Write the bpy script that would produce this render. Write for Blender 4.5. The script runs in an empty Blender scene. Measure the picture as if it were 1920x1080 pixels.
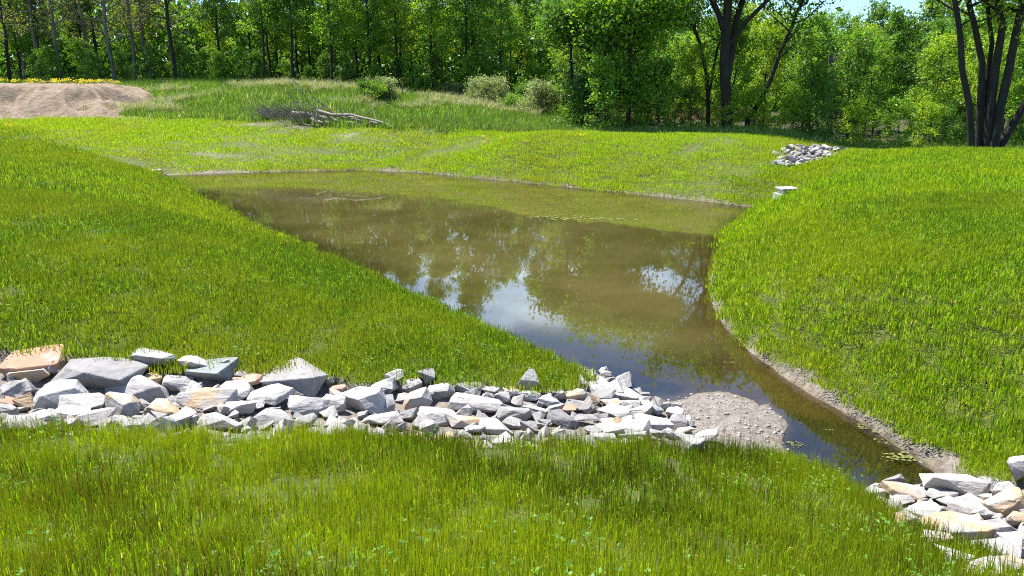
import bpy, bmesh, math, random
import numpy as np
from mathutils import Vector, noise as mnoise
R = math.radians
PI = math.pi
sc = bpy.context.scene
C = sc.collection

# ------------------------------------------------------------------ camera, sky, sun
CAMZ = 4.4
PITCH = math.atan(380 / 1400.0)
F = 1400.0
cam_d = bpy.data.cameras.new('camera')
cam_d.sensor_width = 36; cam_d.lens = F / 1920 * 36
cam_d.clip_start = 0.05; cam_d.clip_end = 3000
cam = bpy.data.objects.new('camera', cam_d); C.objects.link(cam)
cam.location = (0, 0, CAMZ); cam.rotation_euler = (PI / 2 - PITCH, 0, 0)
sc.camera = cam

SUN_EL, SUN_AZ = R(62), R(-52)          # azimuth measured from +Y (view direction) towards +X
w = bpy.data.worlds.new('World'); sc.world = w; w.use_nodes = True
nt = w.node_tree; nt.nodes.clear()
out = nt.nodes.new('ShaderNodeOutputWorld'); bg = nt.nodes.new('ShaderNodeBackground')
sky = nt.nodes.new('ShaderNodeTexSky'); sky.sky_type = 'NISHITA'; sky.sun_disc = False
sky.sun_elevation = SUN_EL; sky.sun_rotation = SUN_AZ
sky.air_density = 1.0; sky.dust_density = 0.15; sky.ozone_density = 3.0
# thin broken cloud
tc = nt.nodes.new('ShaderNodeTexCoord')
mp = nt.nodes.new('ShaderNodeMapping'); mp.inputs['Scale'].default_value = (1.0, 1.0, 2.6)
mp.inputs['Location'].default_value = (0.35, 0.1, 0.0)
nz = nt.nodes.new('ShaderNodeTexNoise'); nz.inputs['Scale'].default_value = 4.2
nz.inputs['Detail'].default_value = 7; nz.inputs['Roughness'].default_value = 0.55
cr = nt.nodes.new('ShaderNodeValToRGB')
cr.color_ramp.elements[0].position = 0.46; cr.color_ramp.elements[0].color = (0, 0, 0, 1)
cr.color_ramp.elements[1].position = 0.66; cr.color_ramp.elements[1].color = (1, 1, 1, 1)
mx = nt.nodes.new('ShaderNodeMix'); mx.data_type = 'RGBA'
mx.inputs[7].default_value = (12.5, 15.8, 20.0, 1)
sc_ = nt.nodes.new('ShaderNodeMath'); sc_.operation = 'MULTIPLY'; sc_.inputs[1].default_value = 0.75
L = nt.links.new
L(tc.outputs['Generated'], mp.inputs[0]); L(mp.outputs[0], nz.inputs['Vector'])
sx = nt.nodes.new('ShaderNodeSeparateXYZ'); L(tc.outputs['Generated'], sx.inputs[0])
bd = nt.nodes.new('ShaderNodeValToRGB'); be = bd.color_ramp.elements
be[0].position = .05; be[0].color = (.03, .03, .03, 1); be[1].position = .42; be[1].color = (0, 0, 0, 1)
for p_, v_ in ((.13, .1), (.22, 1), (.33, .9)):
    e_ = be.new(p_); e_.color = (v_, v_, v_, 1)
L(sx.outputs[2], bd.inputs[0]); m2 = nt.nodes.new('ShaderNodeMath'); m2.operation = 'MULTIPLY'
L(nz.outputs[0], cr.inputs[0]); L(cr.outputs[0], m2.inputs[0]); L(bd.outputs[0], m2.inputs[1]); L(m2.outputs[0], sc_.inputs[0]); L(sc_.outputs[0], mx.inputs[0])
tint = nt.nodes.new('ShaderNodeMix'); tint.data_type = 'RGBA'; tint.blend_type = 'MULTIPLY'; tint.inputs[0].default_value = 1
tint.inputs[7].default_value = (.80, .94, 1.12, 1); L(sky.outputs[0], tint.inputs[6])
L(tint.outputs[2], mx.inputs[6]); L(mx.outputs[2], bg.inputs[0]); L(bg.outputs[0], out.inputs[0])
bg.inputs[1].default_value = 0.09
sl = bpy.data.lights.new('sun', 'SUN'); sl.energy = 5.0; sl.angle = R(0.5); sl.color = (1, 0.955, 0.88)
so = bpy.data.objects.new('sun', sl); C.objects.link(so)
sd = Vector((math.cos(SUN_EL) * math.sin(SUN_AZ), math.cos(SUN_EL) * math.cos(SUN_AZ), math.sin(SUN_EL)))
so.rotation_euler = sd.to_track_quat('Z', 'Y').to_euler(); so.location = (20, 20, 60)
vs = sc.view_settings
vs.view_transform = 'Standard'; vs.look = 'None'; vs.gamma = 1; vs.exposure = 1.2
sc.cycles.filter_width = 1.0; sc.cycles.use_denoising = False
sc.cycles.max_bounces = 8; sc.cycles.transparent_max_bounces = 12
sc.cycles.transmission_bounces = 4; sc.cycles.diffuse_bounces = 3; sc.cycles.glossy_bounces = 3
sc.cycles.caustics_reflective = False; sc.cycles.caustics_refractive = False

# ------------------------------------------------------------------ helpers
rng = np.random.default_rng(7)
FW = np.array([0, math.cos(PITCH), -math.sin(PITCH)]); UP = np.array([0, math.sin(PITCH), math.cos(PITCH)])
RT = np.array([1.0, 0, 0])

def ray(px, py):
    return RT * (px - 960) / F + UP * (540 - py) / F + FW

def at(px, py, z=0.0):                      # a photo position on the level z
    d = ray(px, py); t = (z - CAMZ) / d[2]
    return np.array([d[0] * t, d[1] * t, z])

def at_d(px, dist):                         # ground position in the direction of a photo column, dist metres ahead
    d = ray(px, 160); return (d[0] * dist / d[1], dist)

def tag(o, label=None, cat=None, group=None, kind=None):
    if label: o['label'] = label
    if cat: o['category'] = cat
    if group: o['group'] = group
    if kind: o['kind'] = kind
    return o

def empty(name, loc, rz=0):
    o = bpy.data.objects.new(name, None); C.objects.link(o); o.location = loc
    o.rotation_euler = (0, 0, rz); o.empty_display_size = .2
    return o

def link(name, me, parent=None):
    o = bpy.data.objects.new(name, me); C.objects.link(o)
    if parent is not None: o.parent = parent
    return o

def npmesh(name, V, Q, mat=None, attrs=None, smooth=False):
    V = np.asarray(V, np.float32); Q = np.asarray(Q, np.int32)
    me = bpy.data.meshes.new(name)
    me.vertices.add(len(V)); me.vertices.foreach_set('co', V.ravel())
    k = Q.shape[1]
    me.loops.add(Q.size); me.loops.foreach_set('vertex_index', Q.ravel())
    me.polygons.add(len(Q)); me.polygons.foreach_set('loop_start', np.arange(0, Q.size, k, dtype=np.int32))
    if smooth: me.polygons.foreach_set('use_smooth', np.ones(len(Q), bool))
    for n, a in (attrs or {}).items():
        at_ = me.attributes.new(n, 'FLOAT', 'POINT'); at_.data.foreach_set('value', np.asarray(a, np.float32))
    if mat: me.materials.append(mat)
    me.update(calc_edges=True); me.validate()
    return me

def tube(path, rad, sides=6):
    """a tapering tube along a path -> verts, quads"""
    P = np.asarray(path, float); n = len(P); rad = np.asarray(rad, float)
    T = np.gradient(P, axis=0); T /= np.linalg.norm(T, axis=1)[:, None] + 1e-9
    ref = np.array([0, 0, 1.0]) if abs(T[:, 2]).mean() < .8 else np.array([1.0, 0, 0])
    A = np.cross(T, ref); A /= np.linalg.norm(A, axis=1)[:, None] + 1e-9
    B = np.cross(T, A)
    an = np.linspace(0, 2 * PI, sides, endpoint=False)
    V = P[:, None, :] + rad[:, None, None] * (A[:, None, :] * np.cos(an)[None, :, None] + B[:, None, :] * np.sin(an)[None, :, None])
    V = V.reshape(-1, 3)
    i = np.arange(n - 1)[:, None] * sides; j = np.arange(sides)[None, :]; j2 = (j + 1) % sides
    Q = np.stack([i + j, i + j2, i + sides + j2, i + sides + j], -1).reshape(-1, 4)
    return V, Q

class Acc:
    def __init__(s): s.V = []; s.Q = []; s.n = 0; s.A = []
    def add(s, V, Q, a=None):
        s.V.append(V); s.Q.append(Q + s.n); s.n += len(V)
        s.A.append(np.zeros(len(V)) if a is None else np.broadcast_to(a, (len(V),)))
    def mesh(s, name, mat, smooth=False):
        return npmesh(name, np.concatenate(s.V), np.concatenate(s.Q), mat, {'tone': np.concatenate(s.A)}, smooth)

# cheap vectorised value noise
_perm = rng.random((256, 256))
def vnoise(x, y, s=1.0, seed=0):
    x = np.asarray(x, float) / s + seed * 17.3; y = np.asarray(y, float) / s + seed * 9.1
    xi = np.floor(x).astype(int); yi = np.floor(y).astype(int); fx = x - xi; fy = y - yi
    fx = fx * fx * (3 - 2 * fx); fy = fy * fy * (3 - 2 * fy)
    g = lambda a, b: _perm[a % 256, b % 256]
    return (g(xi, yi) * (1 - fx) + g(xi + 1, yi) * fx) * (1 - fy) + (g(xi, yi + 1) * (1 - fx) + g(xi + 1, yi + 1) * fx) * fy
def fbm(x, y, s, seed=0, o=4):
    r = 0; a = .5
    for k in range(o): r = r + a * vnoise(x, y, s / 2 ** k, seed + k); a *= .5
    return r / (1 - .5 ** o)
def sst(a, b, x):
    t = np.clip((x - a) / (b - a), 0, 1); return t * t * (3 - 2 * t)
def inpoly(x, y, poly):
    x = np.asarray(x); y = np.asarray(y); r = np.zeros(x.shape, bool); n = len(poly)
    for i in range(n):
        x1, y1 = poly[i]; x2, y2 = poly[(i + 1) % n]
        c = ((y1 > y) != (y2 > y)); xx = (x2 - x1) * (y - y1) / (y2 - y1 + 1e-12) + x1
        r ^= c & (x < xx)
    return r

# ------------------------------------------------------------------ materials
def mat_new(name):
    m = bpy.data.materials.new(name); m.use_nodes = True; t = m.node_tree; t.nodes.clear()
    o = t.nodes.new('ShaderNodeOutputMaterial'); return m, t, o
def N(t, typ, **kw):
    n = t.nodes.new(typ)
    for k, v in kw.items():
        if k in ('op',): n.operation = v
        elif k == 'dt': n.data_type = v
        elif k == 'blend': n.blend_type = v
        else: n.inputs[k.replace('_', ' ')].default_value = v
    return n
def ramp(t, src, stops):
    r = t.nodes.new('ShaderNodeValToRGB'); e = r.color_ramp.elements
    while len(e) < len(stops): e.new(0.5)
    for el, (p, c) in zip(e, stops):
        el.position = p; el.color = (*c, 1)
    t.links.new(src, r.inputs[0]); return r.outputs[0]
def mixc(t, fac, a, b, blend='MIX'):
    m = t.nodes.new('ShaderNodeMix'); m.data_type = 'RGBA'; m.blend_type = blend
    for s, i in ((fac, 0), (a, 6), (b, 7)):
        if isinstance(s, (int, float)): m.inputs[i].default_value = s
        elif isinstance(s, tuple): m.inputs[i].default_value = (*s, 1)
        else: t.links.new(s, m.inputs[i])
    return m.outputs[2]
def noise_t(t, scale, detail=4, rough=.55, vec=None, dist=0):
    n = t.nodes.new('ShaderNodeTexNoise'); n.inputs['Scale'].default_value = scale
    n.inputs['Detail'].default_value = detail; n.inputs['Roughness'].default_value = rough
    n.inputs['Distortion'].default_value = dist
    if vec is not None: t.links.new(vec, n.inputs['Vector'])
    return n.outputs[0]
def attr(t, name):
    a = t.nodes.new('ShaderNodeAttribute'); a.attribute_name = name; return a.outputs['Fac']
def wpos(t): return t.nodes.new('ShaderNodeNewGeometry').outputs['Position']
def bump(t, h, strength=.5, dist=.02):
    b = t.nodes.new('ShaderNodeBump'); b.inputs['Strength'].default_value = strength; b.inputs['Distance'].default_value = dist
    t.links.new(h, b.inputs['Height']); return b.outputs[0]

def leafy(name, stops, transl=.45, rough=.55, patch=None, patchcol=None, gloss=.03, patch_scale=.5):
    """leaf or blade: two-sided diffuse + translucent, colour varied leaf by leaf (attribute tone)"""
    m, t, o = mat_new(name)
    col = ramp(t, attr(t, 'tone'), stops)
    if patch:
        p = noise_t(t, patch_scale, 3, .6, wpos(t))
        f = t.nodes.new('ShaderNodeMapRange'); f.inputs[1].default_value = .44; f.inputs[2].default_value = .62
        f.inputs[4].default_value = patch
        t.links.new(p, f.inputs[0]); col = mixc(t, f.outputs[0], col, patchcol)
    d = t.nodes.new('ShaderNodeBsdfDiffuse'); tr = t.nodes.new('ShaderNodeBsdfTranslucent')
    g = t.nodes.new('ShaderNodeBsdfGlossy'); g.inputs['Roughness'].default_value = rough
    t.links.new(col, d.inputs[0])
    tc_ = mixc(t, 1.0, col, (1.25, 1.2, .45), 'MULTIPLY'); t.links.new(tc_, tr.inputs[0])
    a = t.nodes.new('ShaderNodeMixShader'); a.inputs[0].default_value = transl
    t.links.new(d.outputs[0], a.inputs[1]); t.links.new(tr.outputs[0], a.inputs[2])
    b = t.nodes.new('ShaderNodeMixShader'); b.inputs[0].default_value = gloss
    t.links.new(a.outputs[0], b.inputs[1]); t.links.new(g.outputs[0], b.inputs[2])
    t.links.new(b.outputs[0], o.inputs[0]); return m

def bark(name, c1, c2, scale=6):
    m, t, o = mat_new(name)
    tc = t.nodes.new('ShaderNodeTexCoord'); mp = t.nodes.new('ShaderNodeMapping')
    mp.inputs['Scale'].default_value = (1, 1, .18); t.links.new(tc.outputs['Object'], mp.inputs[0])
    n = noise_t(t, scale, 5, .65, mp.outputs[0]); col = ramp(t, n, [(.3, c1), (.7, c2)])
    p = N(t, 'ShaderNodeBsdfPrincipled', Roughness=.9); t.links.new(col, p.inputs['Base Color'])
    t.links.new(bump(t, n, .8, .05), p.inputs['Normal']); t.links.new(p.outputs[0], o.inputs[0]); return m

M = {}
M['bark'] = bark('bark', (.006, .005, .004), (.036, .029, .021), 9)
M['bark_grey'] = bark('bark_grey', (.05, .045, .04), (.2, .18, .155))
M['wood'] = bark('wood', (.13, .11, .085), (.42, .37, .29), 9)

def rock_mat(name, base, warm, amount, dark=.75):
    m, t, o = mat_new(name)
    tc = t.nodes.new('ShaderNodeTexCoord'); v = t.nodes.new('ShaderNodeVectorMath'); v.operation = 'ADD'
    oi = t.nodes.new('ShaderNodeObjectInfo'); k = t.nodes.new('ShaderNodeVectorMath'); k.operation = 'SCALE'
    k.inputs[0].default_value = (13, 7, 19); t.links.new(oi.outputs['Random'], k.inputs['Scale'])
    t.links.new(tc.outputs['Object'], v.inputs[0]); t.links.new(k.outputs[0], v.inputs[1]); vec = v.outputs[0]
    n1 = noise_t(t, 2.2, 5, .6, vec); n2 = noise_t(t, 9, 5, .6, vec)
    mp = t.nodes.new('ShaderNodeMapping'); mp.inputs['Scale'].default_value = (1.5, 1.5, 9); mp.inputs['Rotation'].default_value = (.5, .4, 0)
    t.links.new(vec, mp.inputs[0]); n3 = noise_t(t, 3.0, 4, .6, mp.outputs[0], .3)
    b2 = tuple(c * dark for c in base); b3 = tuple(min(c * 1.16, 1) for c in base)
    col = ramp(t, n2, [(.3, b2), (.5, base), (.72, b3)])
    f = t.nodes.new('ShaderNodeMapRange'); f.inputs[1].default_value = .62 - amount * .35; f.inputs[2].default_value = .72 - amount * .3
    t.links.new(n1, f.inputs[0])
    f2 = t.nodes.new('ShaderNodeMath'); f2.operation = 'MULTIPLY'; f2.inputs[1].default_value = .85
    t.links.new(f.outputs[0], f2.inputs[0])
    col = mixc(t, f2.outputs[0], col, warm)
    mr = t.nodes.new('ShaderNodeMapRange'); mr.inputs[3].default_value = .8; mr.inputs[4].default_value = 1.15
    t.links.new(oi.outputs['Random'], mr.inputs[0])
    h = t.nodes.new('ShaderNodeHueSaturation'); t.links.new(col, h.inputs['Color']); t.links.new(mr.outputs[0], h.inputs['Value'])
    veins = ramp(t, n3, [(.35, (.86, .86, .86)), (.5, (1, 1, 1))])
    col = mixc(t, .8, h.outputs[0], veins, 'MULTIPLY')
    p = N(t, 'ShaderNodeBsdfPrincipled', Roughness=.85); t.links.new(col, p.inputs['Base Color'])
    a = t.nodes.new('ShaderNodeMath'); a.operation = 'ADD'; t.links.new(n2, a.inputs[0]); t.links.new(n3, a.inputs[1])
    t.links.new(bump(t, a.outputs[0], .55, .035), p.inputs['Normal']); t.links.new(p.outputs[0], o.inputs[0]); return m
M['rock_grey'] = rock_mat('rock_grey', (.31, .295, .28), (.47, .40, .33), .05)
M['rock_light'] = rock_mat('rock_light', (.395, .375, .355), (.5, .44, .38), .15)
M['rock_dark'] = rock_mat('rock_dark', (.27, .26, .25), (.35, .33, .30), .0)
M['rock_cream'] = rock_mat('rock_cream', (.37, .35, .325), (.44, .30, .16), .55)
M['rock_orange'] = rock_mat('rock_orange', (.39, .32, .27), (.40, .215, .125), .8)
M['rock_green'] = rock_mat('rock_green', (.235, .265, .258), (.29, .30, .285), .2)

# ground: bare soil / mud / thin turf by the attributes cover, wet and kindof
def ground_mat():
    m, t, o = mat_new('ground'); P = wpos(t)
    n1 = noise_t(t, .9, 6, .6, P); n2 = noise_t(t, 9, 7, .7, P); n3 = noise_t(t, 45, 4, .7, P)
    soil = ramp(t, n2, [(.3, (.14, .11, .08)), (.5, (.30, .255, .21)), (.7, (.43, .38, .325))])
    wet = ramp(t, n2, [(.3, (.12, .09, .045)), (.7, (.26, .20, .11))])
    turf = ramp(t, n2, [(.3, (.06, .08, .010)), (.55, (.12, .15, .018)), (.75, (.20, .18, .07))])
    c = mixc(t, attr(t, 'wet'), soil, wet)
    c = mixc(t, attr(t, 'cover'), c, turf)
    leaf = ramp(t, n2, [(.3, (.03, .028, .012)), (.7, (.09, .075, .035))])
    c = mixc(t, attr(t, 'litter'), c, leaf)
    p = N(t, 'ShaderNodeBsdfPrincipled', Roughness=.9); t.links.new(c, p.inputs['Base Color'])
    a = t.nodes.new('ShaderNodeMath'); a.operation = 'ADD'; t.links.new(n2, a.inputs[0]); t.links.new(n3, a.inputs[1])
    t.links.new(bump(t, a.outputs[0], .9, .06), p.inputs['Normal']); t.links.new(p.outputs[0], o.inputs[0]); return m
M['ground'] = ground_mat()

# ------------------------------------------------------------------ terrain height (fitted to the heights seen in the photo)
ctrl = []
def P_(px, py, z): ctrl.append(tuple(at(px, py, z)))
def W_(x, y, z): ctrl.append((x, y, z))
far_shore = [(300, 330), (400, 325), (560, 321), (690, 319), (780, 323), (900, 334), (1000, 344), (1100, 354), (1250, 370), (1350, 381), (1428, 391)]
right_shore = [(1400, 418), (1368, 450), (1342, 490), (1333, 530), (1336, 570), (1352, 602), (1400, 652), (1480, 712), (1560, 762), (1640, 812), (1720, 862), (1775, 895)]
left_shore = [(310, 340), (360, 372), (420, 402), (500, 446), (600, 482), (700, 524), (800, 572), (900, 618), (1000, 664), (1075, 700)]
def dense(pts):
    o = []
    for a, b in zip(pts[:-1], pts[1:]): o += [a, ((a[0] + b[0]) / 2, (a[1] + b[1]) / 2)]
    return o + [pts[-1]]
for s in (far_shore, right_shore, left_shore):
    for p in dense(s): P_(*p, 0)
for p in [(1090, 690), (1130, 705), (1165, 728), (1210, 750), (1260, 745), (1310, 738), (1370, 742), (1430, 755), (1475, 780), (1482, 805), (1470, 840), (1500, 870), (1560, 905), (1625, 945), (1680, 940), (1730, 925)]: P_(*p, 0)
for p in [(420, 350, -.35), (560, 350, -.45), (800, 350, -.5), (1000, 375, -.5), (1250, 400, -.45), (1380, 402, -.2), (600, 400, -.5), (560, 440, -.35), (800, 430, -.6), (1000, 430, -.65), (1200, 430, -.6), (1320, 450, -.3),
          (700, 485, -.4), (900, 500, -.6), (1100, 500, -.65), (1250, 500, -.5), (880, 570, -.4), (1000, 580, -.5), (1150, 580, -.5), (1280, 580, -.3), (1050, 640, -.35), (1180, 640, -.35), (1300, 640, -.25), (1170, 700, -.22), (1250, 705, -.18), (1350, 700, -.15),
          (1450, 740, -.08), (1540, 790, -.13), (1560, 830, -.3), (1620, 860, -.32), (1660, 890, -.28), (1530, 850, -.2)]: P_(*p)
# gravel bar
for p in [(1280, 770, .08), (1340, 765, .09), (1400, 780, .09), (1440, 800, .07), (1350, 800, .09), (1400, 820, .07), (1130, 722, .07), (1100, 712, .1)]: P_(*p)
# left bank: flat top out left, falling to the pond and to the stone channel
for p in [(0, 244, 2.05), (-250, 235, 2.2), (0, 275, 2.1), (0, 330, 2.1), (0, 400, 2.0), (0, 500, 1.6), (0, 600, 1.2), (0, 672, .95), (-300, 400, 2.2), (-300, 600, 1.4), (-300, 672, 1.05),
          (100, 275, 1.75), (100, 330, 1.95), (200, 305, 1.1), (200, 335, 1.5), (200, 400, 1.65), (200, 500, 1.5), (200, 600, 1.15), (200, 690, .86), (300, 345, .55), (320, 380, 1.0), (400, 425, .75), (400, 500, 1.1), (400, 600, 1.0), (400, 695, .76),
          (600, 515, .45), (600, 560, .72), (600, 620, .8), (600, 705, .62), (800, 600, .36), (800, 640, .52), (800, 715, .46), (1000, 682, .22), (1000, 720, .3), (1060, 722, .22)]: P_(*p)
# swale at the far left corner
for p in [(250, 318, .35), (150, 292, .9), (60, 268, 1.4), (-60, 245, 1.7)]: P_(*p)
# stone channel
for p in [(-300, 750, .8), (0, 745, .68), (300, 755, .6), (600, 765, .48), (800, 775, .36), (1000, 785, .24), (1150, 780, .14), (1260, 800, .08), (0, 700, .8), (300, 712, .7), (600, 730, .56), (900, 748, .36), (1100, 750, .2)]: P_(*p)
# foreground slope
for p in [(-300, 850, 1.15), (0, 850, 1.1), (300, 850, 1.08), (600, 852, 1.0), (1000, 862, .82), (1200, 866, .66), (1350, 876, .5), (1450, 895, .42), (1550, 935, .42), (1640, 985, .5), (1750, 1040, .62), (1850, 1085, .7),
          (0, 950, 1.42), (500, 950, 1.38), (960, 950, 1.22), (1300, 950, .92), (1450, 980, .8), (0, 1080, 1.72), (960, 1080, 1.65), (1400, 1080, 1.35), (1650, 1080, 1.0)]: P_(*p)
W_(0, 0, 2.8); W_(-4, 0, 2.85); W_(4, 0, 2.6); W_(8, 1, 1.8); W_(-10, 1, 2.8); W_(0, -8, 3); W_(12, -8, 2.5); W_(-16, -8, 3)
# lower right stones
for p in [(1760, 930, .08), (1850, 900, .15), (1920, 900, .25), (1700, 970, .12), (1800, 1000, .25), (1900, 1000, .3), (1920, 1080, .45), (1820, 1050, .4), (2100, 950, .6), (2100, 1080, .8)]: P_(*p)
# right bank
for p in [(1900, 850, .2), (1900, 800, .38), (1900, 700, .76), (1900, 600, 1.25), (1900, 500, 1.6), (1900, 400, 1.85), (1900, 330, 1.95), (1900, 287, 2.0), (2200, 600, 1.9), (2200, 300, 2.1),
          (1750, 800, .2), (1750, 700, .58), (1750, 600, 1.1), (1750, 500, 1.5), (1750, 400, 1.8), (1750, 320, 1.95), (1750, 286, 2.0), (1600, 740, .18), (1600, 660, .5), (1600, 580, 1.05), (1600, 500, 1.4), (1600, 400, 1.65), (1600, 330, 1.8), (1610, 295, 1.85),
          (1500, 680, .22), (1480, 600, .65), (1480, 520, 1.1), (1500, 440, 1.15), (1520, 390, 1.05), (1400, 590, .35), (1390, 530, .5), (1400, 480, .55), (1430, 440, .5), (1460, 405, .5), (1450, 380, .3), (1480, 372, .48), (1540, 345, 1.0)]: P_(*p)
# rock outlet between far and right bank
for p in [(1510, 318, 1.05), (1530, 300, 1.2), (1590, 292, 1.3), (1450, 312, 1.25)]: P_(*p)
W_(17.5, 40, 1.0); W_(21, 46, .7)
# far bank
for p in [(1545, 270, 1.95), (1400, 265, 2.05), (1200, 258, 2.05), (1000, 252, 2.0), (800, 242, 1.95), (600, 235, 1.9), (400, 224, 2.15), (200, 219, 2.3), (0, 216, 2.35), (-200, 214, 2.4),
          (1400, 330, 1.0), (1200, 310, 1.0), (1000, 295, 1.0), (800, 280, 1.0), (600, 275, 1.0), (400, 270, 1.1), (200, 262, 1.4), (250, 295, .75)]: P_(*p)
for p in [(700, 239, 1.92), (900, 247, 1.98), (1100, 255, 2.03), (1300, 262, 2.05), (500, 230, 2.0), (300, 222, 2.2)]: P_(*p)
for px_ in (980, 1050, 1120, 1200, 1280, 1360, 1430):
    for d_, z_ in ((37.5, 1.93), (41, 1.75)): W_((px_ - 960) / 1400 * d_, d_, z_)
for px_, d_, z_ in ((900, 43, 1.95), (900, 47, 1.9), (800, 48, 1.9), (700, 50, 1.88)): W_((px_ - 960) / 1400 * d_, d_, z_)
# beyond
for x, y, z in [(-60, 60, 2.4), (-45, 58, 2.4), (-30, 57, 2.3), (-15, 55, 2.0), (0, 50, 1.9), (10, 45, 1.6), (20, 50, .6), (30, 45, .7), (40, 40, 1.0), (30, 34, 1.1), (24, 34, 1.3), (20, 38, 1.0), (25, 40, .8), (0, 70, 2.0), (12, 70, 2.0), (10, 90, 2.4), (25, 75, 2.0), (60, 60, 2), (60, 20, 2.3), (60, -10, 2.6), (-60, 10, 2.6), (-60, -10, 3),
                (-90, 30, 2.6), (-90, 90, 4.6), (0, 115, 3.0), (60, 110, 3), (100, 60, 3), (-60, 130, 5.5), (0, 150, 4), (60, 160, 4), (120, 160, 4), (-120, 160, 6), (-130, 0, 3), (130, 0, 3), (-20, 40, -.1 + .9), (-100, -30, 3), (100, -30, 3)]: W_(x, y, z)
# grassy hill behind the far bank
for p in [(230, 158, 4.4), (350, 161, 4.35), (480, 165, 4.2), (600, 170, 4.05), (680, 177, 3.75), (750, 187, 3.3), (850, 208, 2.7), (930, 240, 1.95), (350, 190, 3.2), (480, 195, 3.05), (600, 200, 2.85), (700, 212, 2.45), (800, 226, 2.1), (450, 214, 2.3), (600, 224, 2.1), (330, 208, 2.4), (950, 225, 2.0), (950, 205, 2.1), (1100, 205, 2.1)]: P_(*p)
W_(-45, 95, 4.6); W_(-25, 95, 4.2); W_(-10, 98, 3.2); W_(-60, 85, 4.5)
ctrl = np.array([c for c in ctrl])
def fit(ctrl):
    X = ctrl[:, :2]; s = 0.02 * np.hypot(X[:, 0], X[:, 1]) + .1
    D = np.sqrt(((X[:, None] - X[None]) ** 2).sum(-1) + s[None, :] ** 2)
    n = len(X); A = np.zeros((n + 3, n + 3)); lam = np.where(np.abs(ctrl[:, 2]) < 1e-6, .02, .012 * np.hypot(X[:, 0], X[:, 1]) + .12)
    A[:n, :n] = D - np.diag(lam)
    A[:n, n] = 1; A[:n, n + 1:] = X; A[n, :n] = 1; A[n + 1:, :n] = X.T
    b = np.zeros(n + 3); b[:n] = ctrl[:, 2]
    k = np.linalg.lstsq(A, b, rcond=1e-9)[0]; return X, s, k
RX, RS, RK = fit(ctrl)
def raw(x, y):
    x = np.asarray(x, float).ravel(); y = np.asarray(y, float).ravel(); o = np.empty(len(x))
    for i in range(0, len(x), 20000):
        a = x[i:i + 20000, None]; b = y[i:i + 20000, None]
        D = np.sqrt((a - RX[:, 0]) ** 2 + (b - RX[:, 1]) ** 2 + RS ** 2)
        o[i:i + 20000] = D @ RK[:-3] + RK[-3] + RK[-2] * a[:, 0] + RK[-1] * b[:, 0]
    return o
def poly_px(pts): return [tuple(at(*p)[:2]) for p in pts]
CH1 = poly_px([(-600, 640, 1.0), (0, 668, .95), (130, 682, .9), (300, 686, .82), (480, 703, .72), (640, 711, .62), (760, 714, .52), (900, 728, .42), (1040, 742, .25), (1085, 735, .2), (1092, 690, .05), (1140, 690, 0), (1230, 730, 0), (1330, 725, 0), (1490, 770, 0), (1500, 850, 0.05), (1420, 868, .4), (1300, 860, .55), (1200, 852, .62), (1000, 846, .78), (600, 836, .95), (300, 834, 1.0), (0, 834, 1.05), (-600, 840, 1.1)])
CH2 = poly_px([(1560, 925, .3), (1650, 975, .45), (1760, 1030, .55), (1860, 1080, .65), (2050, 1200, .9), (2300, 1200, .9), (2300, 900, .5), (1990, 920, .3), (1910, 922, .2), (1840, 912, .1), (1770, 900, .0), (1640, 905, -.05)])
PILE = poly_px([(1445, 314, 1.2), (1480, 322, 1.1), (1545, 318, 1.1), (1590, 296, 1.3), (1570, 287, 1.3), (1520, 290, 1.25), (1480, 298, 1.2)])
BARE = [(445, 243, 3.2, 1.2), (520, 246, 3.6, 1.3), (580, 249, 2.6, 1.2), (640, 255, 1.4, .9), (340, 274, 1.2, .5), (700, 275, .8, .5), (400, 262, 2.0, .8), (1020, 300, 1.6, .8), (1180, 310, 1.8, .7), (880, 296, 1.4, .8), (860, 310, 1.0, .5)]
BARE = [(*at(px, py, 1.5)[:2], a, b) for px, py, a, b in BARE]
def bare_k(x, y):
    k = np.zeros(np.shape(x))
    for cx, cy, a, b in BARE: k = np.maximum(k, np.exp(-(((x - cx) / a) ** 2 + ((y - cy) / b) ** 2)))
    return k
def masks(x, y, z):
    n = fbm(x, y, .55, 3); n2 = fbm(x, y, 5, 11)
    ed = (.022 + .10 * (n - .35) + .08 * (fbm(x, y, 2.2, 13) - .5)) * (1 - .5 * sst(18, 24, y))                        # where the turf starts above the water line
    cov = sst(ed, ed + .03, z)
    ch = inpoly(x + .25 * (vnoise(x, y, .5, 5) - .5), y + .25 * (vnoise(x, y, .5, 6) - .5), CH1) | inpoly(x + .2 * (n - .5), y, CH2)
    pile = inpoly(x, y, PILE)
    cov = cov * (~ch) * (~pile) * (1 - .6 * sst(.4, 1.15, bare_k(x, y) + .9 * (fbm(x, y * 1.5, .6, 44) - .5)))
    return cov, ch, pile
def height(x, y):
    shp = np.shape(x); x = np.asarray(x, float).ravel(); y = np.asarray(y, float).ravel()
    z = raw(x, y); d = np.hypot(x, y)
    cov, ch, pile = masks(x, y, z)
    rr = ch * (fbm(x, y, .35, 50) - .5) * .07 + (fbm(x, y, 1.3, 20) - .5) * .085 + (fbm(x, y, .25, 30) - .5) * .035 * (1 - .6 * cov)
    step = (.12 - .05 * sst(18, 24, y)) * sst(.025, .07, z - (fbm(x, y, .5, 3) - .5) * .08) * (~ch)
    farhill = sst(50, 58, y) * sst(5, -2, x) * (fbm(x, y, 5, 40) - .5) * .4
    z = z + rr * sst(-.1, .1, np.abs(z) + 0.02) + step + farhill * sst(2.1, 3, z)
    # keep hidden dips from opening false pools
    return z.reshape(shp)

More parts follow.
